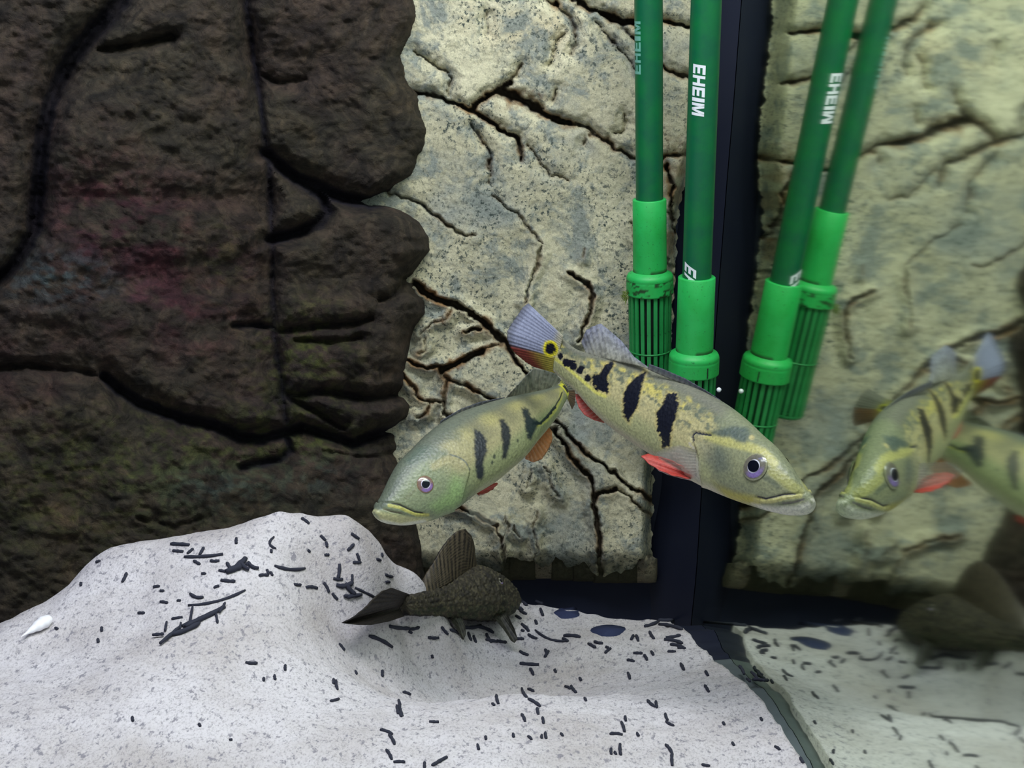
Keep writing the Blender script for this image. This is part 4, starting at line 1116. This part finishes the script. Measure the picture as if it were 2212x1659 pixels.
for key, ks in cls.items():
    ks.sort(key=lambda k: allbits[k][0])
    for r, k in enumerate(ks):
        x, y, l, g_ = allbits[k]
        lab = '%s %s dark dropping %s' % key
        if len(ks) > 1: lab += ', ' + (('the left one', 'the right one')[r] if len(ks) == 2 else 'rightmost' if r == len(ks)-1 else ordn[min(r, 7)])
        tag(bit(x, y, max(l, 7), g_, th=min(9, 6.2+l*.06), curl=rnd.uniform(-.16, .16)), lab, 'dropping', GRP)
singles = [
 (626, 1227, 66, 5, 8, .16, 'long arched dark dropping on top of the sand mound'),
 (468, 1293, 128, -15, 7, .12, 'longest thin dark dropping, curving on the sand mound above the bundle'),
 (425, 1288, 30, 15, 8, .3, 'hooked dark dropping left of the longest thin one'),
 (822, 1388, 56, 26, 9, -.1, 'bent dark dropping on sand below the catfish tail fin'),
 (1192, 1374, 76, 18, 6, .25, 'wavy dark dropping on the sand right of the catfish fin'),
 (440, 1202, 84, -4, 8, .05, 'straight dark dropping with branch near the top of the mound'),
 (594, 1174, 26, 80, 6, .9, 'small c-shaped dark dropping near the mound top')]
for x, y, l, g_, th, cu, lab in singles: tag(bit(x, y, l, g_, th=th, curl=cu), lab, 'dropping', GRP)
def bundle(label, bits):
    r = thing('dropping_bundle', label, 'dropping', 'tangled bundles of droppings')
    for k, (x, y, l, g_, th, cu) in enumerate(bits):
        o = bit(x, y, l, g_, th=th, curl=cu, name='strand', lift=.0006*(k % 3)); o.parent = r
e8 = lambda x, y: (x/2.458, 1050+y/2.458)
bundle('large spiky bundle of dark droppings alone on the pale sand slope', [(*e8(1080,700), 100, -25, 12, .05), (*e8(980,770), 70, -22, 11, .1), (*e8(900,810), 54, -40, 8, 0), (*e8(940,705), 24, -10, 7, 0),
   (*e8(1015,690), 36, -80, 6, 0), (*e8(1180,660), 24, -60, 6, 0), (*e8(1150,700), 26, 80, 6, 0), (*e8(880,755), 20, -80, 6, 0), (*e8(840,805), 24, -5, 8, 0), (*e8(955,760), 26, -80, 6, 0), (*e8(1050,725), 60, -28, 11, 0)])
bundle('tangled heap of dark droppings on the crest of the sand mound', [(*e8(1265,425), 40, -40, 14, .1), (*e8(1240,455), 34, -20, 14, 0), (*e8(1300,440), 24, 40, 9, .2), (*e8(1215,430), 18, 60, 8, 0), (*e8(1345,430), 26, 30, 8, .3)])
bundle('tangled heap of dark droppings left of the catfish sail fin', [(*e8(1830,525), 36, -10, 11, .3), (*e8(1860,560), 34, 50, 11, .1), (*e8(1880,600), 34, -10, 9, 0), (*e8(1940,570), 50, 26, 6, 0), (*e8(1870,505), 22, 90, 6, 0), (*e8(1850,600), 20, 0, 8, 0)])
def pit_shade(x, y, a, b_, lab):  # flat dark patch painted in for the shade of a hollow in the sand
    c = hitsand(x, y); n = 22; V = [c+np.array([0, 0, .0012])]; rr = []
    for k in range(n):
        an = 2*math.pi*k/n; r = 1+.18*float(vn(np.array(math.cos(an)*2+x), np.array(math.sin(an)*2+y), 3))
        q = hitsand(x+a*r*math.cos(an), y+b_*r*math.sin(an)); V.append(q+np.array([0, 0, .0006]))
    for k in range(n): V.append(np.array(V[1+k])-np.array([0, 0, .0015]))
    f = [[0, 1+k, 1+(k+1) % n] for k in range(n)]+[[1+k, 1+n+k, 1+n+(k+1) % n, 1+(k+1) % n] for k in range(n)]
    tag(mesh('shade_patch', V, f, pitm), lab, 'debris', 'painted shade patches by the corner')
pit_shade(1316, 1363, 36, 11, 'smooth oval dark blue patch standing for a shaded pit in the sand')
pit_shade(1226, 1324, 28, 12, 'mottled dark patch standing for a shaded pit beside the catfish')
